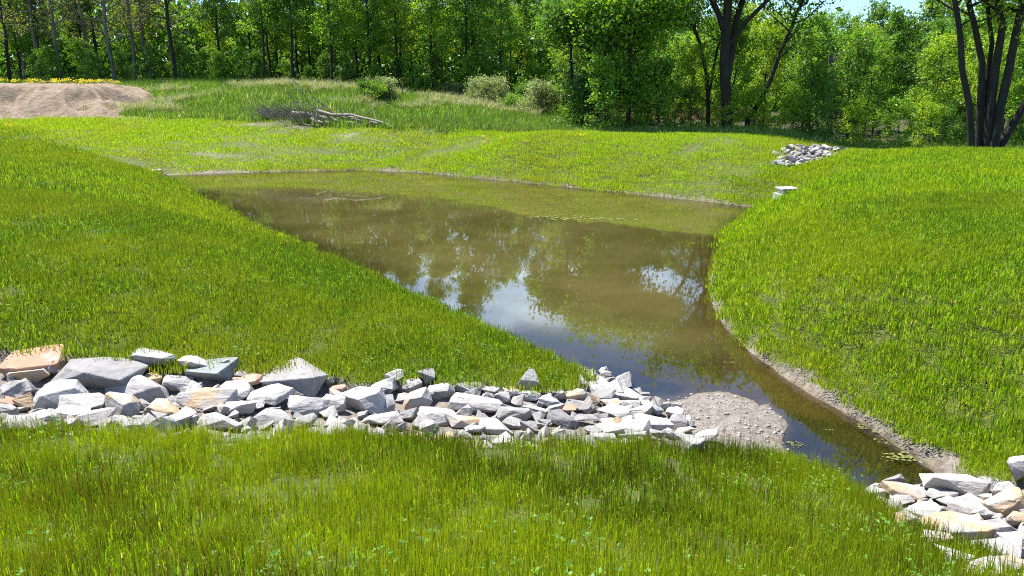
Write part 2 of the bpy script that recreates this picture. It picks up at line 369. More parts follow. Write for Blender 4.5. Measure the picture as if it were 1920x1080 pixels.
# ------------------------------------------------------------------ ground sheet
def lines(a, b, fine0, fine1, s0, g):
    o = list(np.arange(fine0, fine1, s0)); s = s0; v = fine1
    while v < b: o.append(v); s *= g; v += s
    o.append(b); s = s0; v = fine0 - s0
    while v > a: o.insert(0, v); s *= g; v -= s
    o.insert(0, a); return np.array(o)
gx = lines(-600, 600, -8, 10.5, .1, 1.017); gy = lines(-60, 900, 5, 13, .1, 1.009)
GX, GY = np.meshgrid(gx, gy); fx, fy = GX.ravel(), GY.ravel()
rz = raw(fx, fy); GZ = height(fx, fy)
lim = sst(120, 170, np.maximum(np.abs(fx), np.abs(fy - 10)))
GZ = GZ * (1 - lim) + 4.0 * lim
cov, ch, pile = masks(fx, fy, rz)
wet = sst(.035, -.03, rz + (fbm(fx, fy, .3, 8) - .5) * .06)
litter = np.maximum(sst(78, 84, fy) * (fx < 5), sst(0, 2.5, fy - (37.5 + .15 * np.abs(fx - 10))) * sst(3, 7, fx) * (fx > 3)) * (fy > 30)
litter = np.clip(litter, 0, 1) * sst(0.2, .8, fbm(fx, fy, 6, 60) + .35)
SILT = [(*at(px, py, 0)[:2], a, b) for px, py, a, b in [(1600, 850, 1.1, .8), (1520, 810, .8, .55), (1680, 890, 1.0, .6), (1560, 880, .6, .5), (1165, 695, .45, .5), (1200, 722, .6, .35), (1130, 680, .35, .4)]]
silt = np.zeros(len(fx))
for cx, cy, a_, b_ in SILT: silt = np.maximum(silt, np.exp(-(((fx - cx) / a_) ** 2 + ((fy - cy) / b_) ** 2) * .7))
litter = np.maximum(litter, sst(.25, .5, silt + .25 * (fbm(fx, fy, .4, 61) - .5)) * sst(.01, -.03, rz))
nx, ny = len(gx), len(gy)
ii = (np.arange(ny - 1)[:, None] * nx + np.arange(nx - 1)[None]).ravel()
Q = np.stack([ii, ii + 1, ii + nx + 1, ii + nx], 1)
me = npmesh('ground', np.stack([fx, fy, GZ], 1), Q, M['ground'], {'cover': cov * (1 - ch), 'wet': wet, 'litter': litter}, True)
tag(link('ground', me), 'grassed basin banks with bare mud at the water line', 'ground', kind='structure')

def zat(x, y): return float(height(np.array([x]), np.array([y]))[0])
def hit(px, py, lift=0.0):                  # where the photo's line of sight meets the ground
    d = ray(px, py); d = d / d[1]
    t = np.concatenate([np.arange(2.5, 20, .04), np.arange(20, 130, .25)])
    z = height(d[0] * t, t) + lift; r = CAMZ + d[2] * t
    k = np.argmax(z > r)
    return np.array([d[0] * t[k], t[k], z[k] - lift])

# ------------------------------------------------------------------ pond water
def water_mat():
    m, t, o = mat_new('pond_water'); P = wpos(t)
    mp = t.nodes.new('ShaderNodeMapping'); mp.inputs['Scale'].default_value = (1, .55, 1); t.links.new(P, mp.inputs[0])
    n = noise_t(t, 2.6, 3, .5, mp.outputs[0], .4); n2 = noise_t(t, 11, 2, .5, mp.outputs[0], .2)
    a = t.nodes.new('ShaderNodeMath'); a.operation = 'MULTIPLY_ADD'; a.inputs[1].default_value = .22
    t.links.new(n2, a.inputs[0]); t.links.new(n, a.inputs[2])
    nb = bump(t, a.outputs[0], .10, .008)
    fr = t.nodes.new('ShaderNodeFresnel'); fr.inputs[0].default_value = 1.95; t.links.new(nb, fr.inputs['Normal'])
    g = t.nodes.new('ShaderNodeBsdfGlossy'); g.inputs['Roughness'].default_value = .015; t.links.new(nb, g.inputs['Normal'])
    tr = t.nodes.new('ShaderNodeBsdfTransparent'); tr.inputs[0].default_value = (.62, .56, .40, 1)
    murk = ramp(t, noise_t(t, .35, 4, .6, P), [(.35, (.068, .060, .016)), (.7, (.12, .10, .034))])
    d = t.nodes.new('ShaderNodeBsdfDiffuse'); t.links.new(murk, d.inputs[0])
    s1 = t.nodes.new('ShaderNodeMixShader'); t.links.new(attr(t, 'murk'), s1.inputs[0])
    t.links.new(tr.outputs[0], s1.inputs[1]); t.links.new(d.outputs[0], s1.inputs[2])
    s2 = t.nodes.new('ShaderNodeMixShader'); t.links.new(fr.outputs[0], s2.inputs[0])
    t.links.new(s1.outputs[0], s2.inputs[1]); t.links.new(g.outputs[0], s2.inputs[2])
    t.links.new(s2.outputs[0], o.inputs[0]); return m
M['water'] = water_mat()
wx = np.arange(-30, 20, .25); wy = np.arange(6, 44, .25); WX, WY = np.meshgrid(wx, wy); a, b = WX.ravel(), WY.ravel()
wz = raw(a, b)
nx, ny = len(wx), len(wy); ii = (np.arange(ny - 1)[:, None] * nx + np.arange(nx - 1)[None]).ravel()
Q = np.stack([ii, ii + 1, ii + nx + 1, ii + nx], 1)
keep = (wz[Q] < .12).any(1); Q = Q[keep]
used = np.unique(Q); rem = -np.ones(len(a), int); rem[used] = np.arange(len(used))
me = npmesh('pond', np.stack([a, b, np.zeros_like(a)], 1)[used], rem[Q], M['water'], {'murk': (np.clip(.12 + .9 * sst(0, -.45, wz), 0, .86) * (.10 + .90 * sst(10.0, 13.5, b)))[used]})
tag(link('pond_water', me), 'shallow brown pond reflecting trees and sky', 'water', kind='structure')

# ------------------------------------------------------------------ grass
def blades(n, rad, h0, h1, w0, bend, seed, tone=(0, 1), stalk=.1, segs=3, clumpy=.0, sth=None):
    r = np.random.default_rng(seed)
    rr = rad * np.sqrt(r.random(n)); th = r.random(n) * 2 * PI
    bx, by = rr * np.cos(th), rr * np.sin(th)
    if clumpy:
        k = max(2, n // 8); cx = r.normal(0, rad * .5, k); cy = r.normal(0, rad * .5, k); id_ = r.integers(0, k, n)
        bx = bx * (1 - clumpy) + cx[id_] * clumpy; by = by * (1 - clumpy) + cy[id_] * clumpy
    h = h0 + (h1 - h0) * r.random(n) ** 1.3; st = r.random(n) < stalk
    lie = (r.random(n) < .1) & (segs == 3); h = np.where(lie, h * .55, h)
    h = np.where(st, h1 * (1.05 + .35 * r.random(n)) if sth is None else sth[0] + (sth[1] - sth[0]) * r.random(n), h)
    wd = w0 * (.6 + .8 * r.random(n)); wd = np.where(st, wd * (.75 if sth is None else .78), wd)
    az = r.random(n) * 2 * PI; fa = r.random(n) * PI
    bn = bend * (.2 + r.random(n)) * h; bn = np.where(st, bn * (.3 if sth is None else .12), bn); bn = np.where(lie & ~st, h * 1.1, bn)
    V = np.zeros((n, segs + 1, 2, 3))
    for s in range(segs + 1):
        f = s / segs; o = bn * f * f
        px = bx + np.cos(az) * o; py = by + np.sin(az) * o; pz = h * f - .3 * bn * f ** 3 - .02 * (s == 0)
        ww = wd * .5 * (1 - f ** 1.6 * .92)
        for e, sg in enumerate((-1, 1)):
            V[:, s, e] = np.stack([px + sg * ww * np.cos(fa), py + sg * ww * np.sin(fa), pz], 1)
    base = np.arange(n)[:, None] * (segs + 1) * 2
    Q = []
    for s in range(segs):
        Q.append(base + np.array([[2 * s, 2 * s + 1, 2 * s + 3, 2 * s + 2]]))
    Q = np.concatenate(Q)
    tn = tone[0] + (tone[1] - tone[0]) * (.12 + .88 * r.random(n)); tn = np.where(lie, .94 + .06 * r.random(n), tn); tn = np.where(st, (.09 if sth is None else .27) * r.random(n), tn)
    return V.reshape(-1, 3), Q, np.repeat(tn, (segs + 1) * 2)

G_STOPS = [(0.0, (.12, .075, .028)), (.13, (.085, .095, .012)), (.28, (.16, .36, .008)), (.65, (.30, .53, .012)), (.88, (.46, .64, .02)), (.95, (.55, .47, .18)), (1.0, (.62, .5, .26))]
M['grass'] = leafy('grass_blade', G_STOPS, .45, .4, .6, (.34, .42, .014), .02, .38)
M['grass_lit'] = leafy('grass_blade_lit', [(0, (.09, .09, .02)), (.1, (.10, .17, .012)), (.3, (.19, .36, .010)), (.7, (.33, .55, .012)), (.95, (.50, .62, .03)), (1, (.6, .5, .2))], .5, .4, .5, (.34, .40, .014), .02, .38)  # right bank copy of the blades, sunlight painted in as brighter colour
M['grass_shaded'] = leafy('grass_blade_shaded', [(0, (.07, .07, .018)), (.12, (.08, .15, .010)), (.35, (.20, .38, .010)), (.85, (.34, .54, .013)), (1, (.50, .48, .12))], .45, .45, .6, (.30, .34, .018), .035, .3)  # left bank copy of the blades, the bank's shade put into the colour
M['grass_far'] = leafy('grass_blade_far', [(0, (.17, .20, .03)), (.3, (.27, .45, .014)), (.7, (.40, .60, .016)), (1, (.55, .58, .08))], .45, .5, .55, (.38, .40, .05), .02, .22)
M['meadow'] = leafy('meadow_grass', [(0, (.10, .20, .03)), (.6, (.19, .36, .035)), (.85, (.32, .44, .08)), (1, (.55, .55, .34))], .4, .5, .5, (.14, .20, .05), .02, .15)
M['tuft'] = leafy('pale_tuft', [(0, (.20, .25, .10)), (.5, (.36, .38, .22)), (1, (.55, .53, .36))], .35)
M['dry'] = leafy('dry_grass', [(0, (.20, .15, .07)), (.5, (.42, .30, .17)), (1, (.50, .40, .24))], .3)
M['clover'] = leafy('clover_leaf', [(0, (.07, .20, .012)), (1, (.15, .34, .02))], .4)
M['yellow'] = leafy('yellow_petal', [(0, (.7, .55, .02)), (1, (.85, .72, .04))], .3)

def template(name, V, Q, tn, mat):
    return bpy.data.objects.new(name, npmesh(name, V, Q, mat, {'tone': tn}))
def make_templates(mat, sets, seed):
    out = []
    for li, args in enumerate(sets):
        vs_ = []
        for k in range(4):
            V, Q, tn = blades(*args[:6][:6], seed + li * 10 + k, **args[6]) if False else blades(args[0], args[1], args[2], args[3], args[4], args[5], seed + li * 10 + k, **args[6])
            vs_.append(template('grass_tuft', V, Q, tn, mat))
        out.append(vs_)
    return out
def scatter(name, pts, lod, templates, label, cat='grass', smin=.75, smax=1.25, tilt=.07, seed=1, scale=None):
    """one stuff object: tufts instanced on points by geometry nodes"""
    r = np.random.default_rng(seed); n = len(pts)
    me = bpy.data.meshes.new(name); me.vertices.add(n); me.vertices.foreach_set('co', np.asarray(pts, np.float32).ravel())
    a = me.attributes.new('rot', 'FLOAT_VECTOR', 'POINT')
    a.data.foreach_set('vector', np.stack([r.normal(0, tilt, n), r.normal(0, tilt, n), r.random(n) * 2 * PI], 1).astype(np.float32).ravel())
    s = (smin + (smax - smin) * r.random(n)) * (1 if scale is None else scale)
    a = me.attributes.new('scl', 'FLOAT', 'POINT'); a.data.foreach_set('value', s.astype(np.float32))
    a = me.attributes.new('lod', 'INT', 'POINT'); a.data.foreach_set('value', np.asarray(lod, np.int32))
    a = me.attributes.new('pick', 'INT', 'POINT'); a.data.foreach_set('value', r.integers(0, 4, n).astype(np.int32))
    o = link(name, me)
    g = bpy.data.node_groups.new(name + '_nodes', 'GeometryNodeTree')
    g.interface.new_socket('Geometry', in_out='INPUT', socket_type='NodeSocketGeometry')
    g.interface.new_socket('Geometry', in_out='OUTPUT', socket_type='NodeSocketGeometry')
    gi = g.nodes.new('NodeGroupInput'); go = g.nodes.new('NodeGroupOutput')
    jo = g.nodes.new('GeometryNodeJoinGeometry')
    def na(nm, dt):
        x = g.nodes.new('GeometryNodeInputNamedAttribute'); x.data_type = dt; x.inputs[0].default_value = nm; return x.outputs[0]
    rot, scl, lo, pk = na('rot', 'FLOAT_VECTOR'), na('scl', 'FLOAT'), na('lod', 'INT'), na('pick', 'INT')
    e2r = g.nodes.new('FunctionNodeEulerToRotation'); g.links.new(rot, e2r.inputs[0])
    for li, vs_ in enumerate(templates):
        j = g.nodes.new('GeometryNodeJoinGeometry')
        for tob in vs_:
            oi = g.nodes.new('GeometryNodeObjectInfo'); oi.inputs[0].default_value = tob; oi.inputs[1].default_value = True
            g.links.new(oi.outputs['Geometry'], j.inputs[0])
        cmp_ = g.nodes.new('FunctionNodeCompare'); cmp_.data_type = 'INT'; cmp_.operation = 'EQUAL'
        g.links.new(lo, cmp_.inputs[2]); cmp_.inputs[3].default_value = li
        ip = g.nodes.new('GeometryNodeInstanceOnPoints'); ip.inputs['Pick Instance'].default_value = True
        g.links.new(gi.outputs[0], ip.inputs['Points']); g.links.new(cmp_.outputs[0], ip.inputs['Selection'])
        g.links.new(j.outputs[0], ip.inputs['Instance']); g.links.new(pk, ip.inputs['Instance Index'])
        g.links.new(e2r.outputs[0], ip.inputs['Rotation']); g.links.new(scl, ip.inputs['Scale'])
        g.links.new(ip.outputs[0], jo.inputs[0])
    g.links.new(jo.outputs[0], go.inputs[0])
    md = o.modifiers.new('scatter', 'NODES'); md.node_group = g
    return tag(o, label, cat, kind='stuff')

LODS = [(120, .17, .025, .08, .0068, .55, dict(stalk=.34, sth=(.09, .185))), (100, .26, .025, .08, .0115, .5, dict(stalk=.32, sth=(.08, .155))), (90, .5, .03, .09, .018, .4, dict(stalk=.25, segs=2, sth=(.08, .15))), (80, 1.0, .06, .14, .036, .25, dict(stalk=.08, segs=2))]
DENS = [46, 46, 16, 3.2]
BND = [0, 9.5, 20, 42, 200]
def inview(x, y, m=1.6):
    return (np.abs(x) < (y * .70 + 1.2) + m) & (y > 2.2)
def ground_pts(x0, x1, y0, y1, seed, keep=None, dens=1.0):
    r = np.random.default_rng(seed); PT = []; LD = []
    for li in range(4):
        a, b = max(y0, 0 if li == 0 else BND[li] - 3), min(y1, BND[li + 1])
        if b <= a: continue
        n = int((x1 - x0) * (b - a) * DENS[li] * dens)
        x = x0 + (x1 - x0) * r.random(n); y = a + (b - a) * r.random(n); d = np.hypot(x, y)
        ok = (d >= BND[li]) & (d < BND[li + 1]) & inview(x, y)
        x, y = x[ok], y[ok]; z0 = raw(x, y); c, ch_, pl = masks(x, y, z0)
        ok = (r.random(len(x)) < c) & (c > .05) & (z0 > 0.01)
        if keep is not None: ok &= keep(x, y, z0, r)
        x, y = x[ok], y[ok]
        PT.append(np.stack([x, y, height(x, y)], 1)); LD.append(np.full(len(x), li))
    return np.concatenate(PT), np.concatenate(LD)
T_main = make_templates(M['grass'], LODS, 100)
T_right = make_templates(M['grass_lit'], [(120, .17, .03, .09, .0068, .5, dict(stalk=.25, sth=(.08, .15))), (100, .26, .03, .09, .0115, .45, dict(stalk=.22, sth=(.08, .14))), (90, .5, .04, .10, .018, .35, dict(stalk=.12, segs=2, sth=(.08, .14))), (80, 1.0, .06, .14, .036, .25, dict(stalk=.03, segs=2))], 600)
T_shaded = make_templates(M['grass_shaded'], LODS, 200)
T_far = make_templates(M['grass_far'], [LODS[0], LODS[1], (80, .5, .04, .11, .018, .35, dict(stalk=.02, segs=2)), (70, .9, .05, .13, .035, .35, dict(stalk=.02, segs=2))], 300)
T_mead = make_templates(M['meadow'], [LODS[0], LODS[1], (70, .6, .12, .4, .03, .5, dict(stalk=.05, segs=2)), (80, 1.0, .15, .5, .05, .5, dict(stalk=.05, segs=2))], 400)

tipx, tipy = at(1085, 705)[:2]; cx_, cy_ = at(300, 330)[:2]
def side_left(x, y):      # left of the pond's left shore line
    return ((cx_ - tipx) * (y - tipy) - (cy_ - tipy) * (x - tipx)) > -.35 * abs(cx_ - tipx)
ch_top = lambda x: np.interp(x, [-8, -6.5, 0, 2.5], [8.6, 8.6, 8.4, 8.6])
fs = np.array([at(px, py)[:2] for px, py in far_shore])
farline = lambda x: np.interp(x, fs[:, 0], fs[:, 1] )
rs = np.array([at(px, py)[:2] for px, py in right_shore])
def zone(x, y):
    """0 foreground, 1 left bank, 2 right bank, 3 far bank, 4 meadow beyond"""
    z = np.full(x.shape, 3)
    far = y > np.interp(x, [-40, -20, -14, 0, 8, 12, 18, 40], [54, 52, 50, 41, 39, 39, 38.5, 33])
    rx = np.interp(y, rs[::-1, 1], rs[::-1, 0]); corner_y = rs[0, 1] + 1.2
    right = (x > rx - .3) & (y < corner_y) & (y > 7.2) | ((x > 8.5) & (y < 32) & (y > 7) & (y < 30 + .2 * (x - 9)))
    left = side_left(x, y) & (y > ch_top(x) - .6)
    fore = (y < 8.6) & ~(right & (x > 3.5) & (y > 7.3)) & ~((y > 8.0) & (x < 2))
    swale = y > np.interp(x, [-40, -29, -18], [56, 43.5, 37])
    z[left & ~swale] = 1; z[right] = 2; z[fore] = 0; z[far] = 4
    return z
def kz(k, extra=None):
    def f(x, y, z0, r):
        ok = zone(x, y) == k
        if extra is not None: ok &= extra(x, y, z0, r)
        return ok
    return f
sfade = lambda x, y, s, lo: 1 - (1 - lo) * sst(.52, .66, fbm(x, y, s, 70))
p, l = ground_pts(-7, 7, 2, 10, 11, kz(0, lambda x, y, z, r: r.random(len(x)) < sfade(x, y, .8, .7)))
scatter('grass', p, l, T_main, 'dense upright seedling grass on the near slope, below the stone channel', seed=1)
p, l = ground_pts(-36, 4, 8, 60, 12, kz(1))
scatter('grass', p, l, T_shaded, 'grass covering the left bank of the pond, shade painted in as deeper green', seed=2)
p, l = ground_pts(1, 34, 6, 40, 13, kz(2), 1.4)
scatter('grass', p, l, T_right, 'grass covering the right bank, sunlight painted in as bright yellow green', seed=3)
def thin(x, y, z, r):
    v = fbm(x, y * 1.6, 4.0, 80); v2 = vnoise(x * .9 + y * .5, y * 2.2, .6, 81)
    return r.random(len(x)) < np.clip(1.0 - .95 * sst(.56, .72, v) * (.4 + .8 * v2), .15, 1)
p, l = ground_pts(-45, 24, 24, 60, 14, kz(3, thin), 2.0)
scatter('grass', p, l, T_far, 'short thin grass on the far bank with bare soil showing', seed=4)
p, l = ground_pts(-75, 40, 32, 98, 15, kz(4, lambda x, y, z, r: ~((x > 3.5) & (y > 42 + .3 * np.abs(x - 10))) & ~((x < -27) & (y < 62) & (y > 50))))
scatter('meadow_grass', p, l, T_mead, 'rough green meadow grass on the hill beyond the far bank', seed=5)

# small broad leaves (clover) between the blades, near the camera
def clover_t(seed):
    r = np.random.default_rng(seed); V = []; Q = []; T = []
    for k in range(9):
        cx, cy = r.normal(0, .09, 2); h = .03 + .07 * r.random(); tn = r.random()
        for j in range(3):
            a = j * 2.09 + r.random(); s = .010; c, s_ = math.cos(a), math.sin(a)
            b = len(V)
            for u, v in ((0, 0), (1, .8), (2, 0), (1, -.8)):
                V.append((cx + (u * c - v * s_) * s, cy + (u * s_ + v * c) * s, h + r.normal(0, .004) + .004 * u)); T.append(tn)
            Q.append((b, b + 1, b + 2, b + 3))
    return template('clover_tuft', np.array(V), np.array(Q), np.array(T), M['clover'])
T_clo = [[clover_t(k) for k in range(4)]]
def rnd_pts(n, x0, x1, y0, y1, seed, zs=None, keep=None, lift=0, patchy=None):
    r = np.random.default_rng(seed); x = x0 + (x1 - x0) * r.random(n); y = y0 + (y1 - y0) * r.random(n)
    z0 = raw(x, y); c, _, _ = masks(x, y, z0); ok = (c > .5) & inview(x, y)
    if zs is not None: ok &= np.isin(zone(x, y), zs)
    if patchy: ok &= fbm(x, y, patchy, seed) > .5
    if keep is not None: ok &= keep(x, y)
    x, y = x[ok], y[ok]; return np.stack([x, y, height(x, y) + lift], 1)
p = rnd_pts(1500, -9, 12, 2.5, 15, 5, [0, 1, 2], patchy=1.2, lift=.03)
scatter('clover', p, np.zeros(len(p)), T_clo, 'small bright clover leaves between the grass blades', 'clover', seed=9)

def tuft_t(mat, n, rad, h0, h1, w, bend, seed):
    V, Q, T = blades(n, rad, h0, h1, w, bend, seed, stalk=.0); return template('tuft', V, Q, T, mat)
T_tuft = [[tuft_t(M['tuft'], 60, .13, .35, .75, .03, .9, 500 + k) for k in range(4)]]
hillk = lambda x, y: (x < 2)
p = rnd_pts(2600, -48, 4, 54, 78, 21, [4], hillk, patchy=5)
scatter('pale_grass_tufts', p, np.zeros(len(p)), T_tuft, 'pale bunches of tall grass dotting the green hill', 'grass', 1.0, 1.7, seed=10)
T_dry = [[tuft_t(M['dry'], 60, .4, .35, .7, .035, .5, 520 + k) for k in range(4)]]
p = rnd_pts(2600, -4, 22, 55, 90, 22, [4], lambda x, y: (y > 60 + .2 * x) & (x > -6 + .0 * y))
scatter('dry_grass', p, np.zeros(len(p)), T_dry, 'reddish brown dry grass field behind the hill, before the wood', 'grass', seed=11)

T_stem = [[tuft_t(M['grass'], 1, .1, .1, .2, .004, .1, 540 + k) for k in range(4)]]
for k in range(4):
    V, Q, T = blades(9, .1, .05, .1, .0042, .2, 560 + k, stalk=.75, sth=(.13, .27)); T_stem[0][k] = template('stem_tuft', V, Q, T, M['grass'])
er = np.random.default_rng(31); E = np.array(CH1[-8:]); sg = er.integers(0, 7, 700); u = er.random(700)[:, None]
ep = E[sg] * (1 - u) + E[sg + 1] * u; ep = ep + np.stack([er.normal(0, .05, 700), er.uniform(-.22, .13, 700)], 1)
E2 = np.array(CH2[:4]); sg = er.integers(0, 3, 260); u = er.random(260)[:, None]; e2 = E2[sg] * (1 - u) + E2[sg + 1] * u + er.normal(0, .1, (260, 2)); ep = np.concatenate([ep, e2])
ep = ep[np.abs(ep[:, 0]) < 7]
scatter('grass', np.stack([ep[:, 0], ep[:, 1], height(ep[:, 0], ep[:, 1])], 1), np.zeros(len(ep)), T_stem, 'taller thin grass stems along the lower edge of the stone channel', seed=14)

# ------------------------------------------------------------------ rocks
def rock_mesh(seed, dims, mat, flat=0.5, n=15):
    r = random.Random(seed); bm = bmesh.new()
    for k in range(n):
        while True:
            v = Vector((r.uniform(-1, 1), r.uniform(-1, 1), r.uniform(-1, 1)))
            if v.length > .2 and sum(abs(c) ** 3 for c in v) < 1.05: break
        m_ = sum(abs(c) ** 4 for c in v) ** .25
        v = v / m_ * r.uniform(.66, 1)
        if v.z > 0: v.z = min(v.z, flat + r.uniform(-.03, .03) + .25 * v.x * (r.random() > .4))
        bm.verts.new((v.x * dims[0] / 2, v.y * dims[1] / 2, v.z * dims[2] / 2))
    h = bmesh.ops.convex_hull(bm, input=bm.verts)
    bmesh.ops.delete(bm, geom=[g for g in h['geom_interior'] if isinstance(g, bmesh.types.BMVert)], context='VERTS')
    bmesh.ops.dissolve_limit(bm, angle_limit=R(9), verts=bm.verts, edges=bm.edges)
    md = min(dims)
    bmesh.ops.bevel(bm, geom=list(bm.edges), offset=md * .02, segments=1, affect='EDGES', profile=.5)
    bmesh.ops.triangulate(bm, faces=bm.faces)
    big = [e for e in bm.edges if e.calc_length() > md * .28]
    bmesh.ops.subdivide_edges(bm, edges=big, cuts=1 if max(dims) < .35 else 2, use_grid_fill=True)
    for v in bm.verts:
        p = v.co * (3.2 / max(dims)) + Vector((seed * 1.7, 0, 0)); nn = v.co.normalized()
        v.co += nn * (mnoise.noise(p) * .05 + mnoise.noise(p * 3.1) * .03) * md
    me = bpy.data.meshes.new('rock'); bm.to_mesh(me); bm.free(); me.materials.append(M[mat]); return me
MATS = {'g': ('rock_grey', 'grey'), 'l': ('rock_light', 'pale grey'), 'd': ('rock_dark', 'dark grey'), 'c': ('rock_cream', 'cream stained'), 'o': ('rock_orange', 'orange brown'), 'e': ('rock_green', 'greenish grey')}
rock_n = [0]; placed = []
def rock(px, py, wpx, hpx, tone, label, group, yaw=None, tilt=None, deep=1.0, lift=0.0, sink=.3, flat=.5, n=14):
    """a stone whose centre shows at (px,py) of the photo, wpx wide and hpx high there"""
    rock_n[0] += 1; s = rock_n[0]; r = random.Random(s * 31 + 5)
    q = hit(px, py + hpx * .32); dist = math.hypot(q[1], CAMZ - q[2]); mpp = dist / F
    wd = wpx * mpp * 1.22; el = math.atan2(CAMZ - q[2], q[1])
    dp = wd * .68 * deep
    hh = max(.30 * wd, (hpx * mpp - dp * math.sin(el) * .45) / math.cos(el)) * 1.2
    hh = min(hh, wd * 1.05)
    me = rock_mesh(s, (wd, dp, hh), MATS[tone][0], flat, r.randint(14, 22))
    o = link('rock', me)
    o.location = (q[0], q[1] + dp * .12, q[2] + hh * (.5 - sink) + lift + .03)
    yw = r.uniform(-.35, .35) if yaw is None else yaw
    tl = (r.uniform(-.16, .16), r.uniform(-.2, .2)) if tilt is None else tilt
    o.rotation_euler = (tl[0], tl[1], yw)
    placed.append((q[0], q[1], wd / 2, dp / 2))
    tag(o, label, 'rock', group); return o
G1 = 'quarry stones in the channel'
def z3(a): return (a[0] / 2.743, 600 + a[1] / 2.743, a[2] / 2.6, a[3] / 2.85)
def z4(a): return (650 + a[0] / 2.743, 600 + a[1] / 2.743, a[2] / 2.743, a[3] / 2.743)
def z5(a): return (1200 + a[0] / 2.25, 600 + a[1] / 2.25, a[2] / 2.25, a[3] / 2.25)
ROCKS3 = [
 (170, 235, 300, 100, 'o', 'big orange boulder at the left end of the stone channel, against the grass', .2),
 (120, 305, 220, 120, 'c', 'tan boulder just below the big orange boulder', .1),
 (60, 365, 140, 115, 'g', 'grey block below the tan boulder at the left frame edge', .2),
 (35, 430, 100, 65, 'o', 'small orange stone at the left frame edge of the channel', 0),
 (130, 425, 85, 100, 'c', 'upright pinkish tan stone beside the big pale wedge', 0),
 (30, 480, 110, 95, 'g', 'grey stone at the left frame edge just above the front grass', 0),
 (520, 290, 400, 175, 'd', 'large dark fronted slab with a bright top edge, right of the orange boulder', -.12),
 (310, 390, 265, 185, 'l', 'large pale grey wedge stone in front of the dark fronted slab', .15),
 (390, 470, 200, 110, 'l', 'pale grey stone leaning on the large wedge stone', 0),
 (215, 510, 180, 90, 'l', 'low pale stone below the large wedge stone', 0),
 (635, 445, 215, 155, 'c', 'cream boulder with a dark grey left face', -.5),
 (850, 460, 190, 105, 'c', 'low cream and orange stone right of the dark faced cream boulder', .1),
 (795, 252, 210, 62, 'g', 'flat slab lying loose at the grass edge above the channel', -.1),
 (1010, 235, 150, 45, 'l', 'thin tilted slab sticking out of the grass edge', -.3),
 (1070, 290, 270, 95, 'e', 'flat greenish grey slab on top of the channel stones', .08),
 (1165, 262, 60, 52, 'g', 'small pointed stone behind the greenish slab', 0),
 (680, 385, 330, 95, 'l', 'long pale slab behind the cream boulder', 0),
 (900, 335, 140, 90, 'g', 'grey block left of the greenish slab', .2),
 (760, 320, 170, 60, 'c', 'brownish low stone above the long pale slab', 0),
 (1060, 410, 240, 160, 'c', 'broad grey stone with an orange tinted top below the greenish slab', .1),
 (980, 365, 110, 75, 'g', 'small grey stone tucked under the greenish slab', 0),
 (1190, 375, 200, 95, 'l', 'smooth pale stone right of the orange topped stone', 0),
 (1265, 325, 150, 60, 'o', 'thin pinkish brown stone by the grass edge', -.4),
 (1240, 455, 145, 115, 'l', 'bright white stone in front of the smooth pale stone', .2),
 (1400, 395, 220, 135, 'l', 'rounded pale grey stone below the long white topped slab', 0),
 (1530, 318, 350, 115, 'g', 'long slab with a bright white top edge slanting down to the right', -.22),
 (1410, 510, 215, 110, 'd', 'block with a dark shaded front just above the front grass', 0),
 (1560, 440, 190, 160, 'l', 'tall pale stone under the right end of the long slab', .3),
 (1700, 440, 150, 125, 'c', 'cream stone beside a narrow black gap', -.1),
 (1735, 368, 80, 52, 'o', 'small orange stone at the end of the long slab', 0),
 (1835, 395, 190, 155, 'l', 'large pale stone with one broad flat face, right of the small orange stone', .4),
 (1570, 525, 105, 80, 'd', 'small dark green grey stone half hidden by front grass', 0),
 (105, 550, 200, 75, 'l', 'wide pale stone behind the front grass near the left frame edge', 0),
 (480, 520, 210, 80, 'g', 'wide grey stone behind the front grass, under the leaning pale stone', 0),
 (870, 545, 200, 70, 'l', 'pale stone in front of the low cream and orange stone', 0),
 (1120, 540, 230, 90, 'l', 'long white stone with front grass tips across it', .1),
]
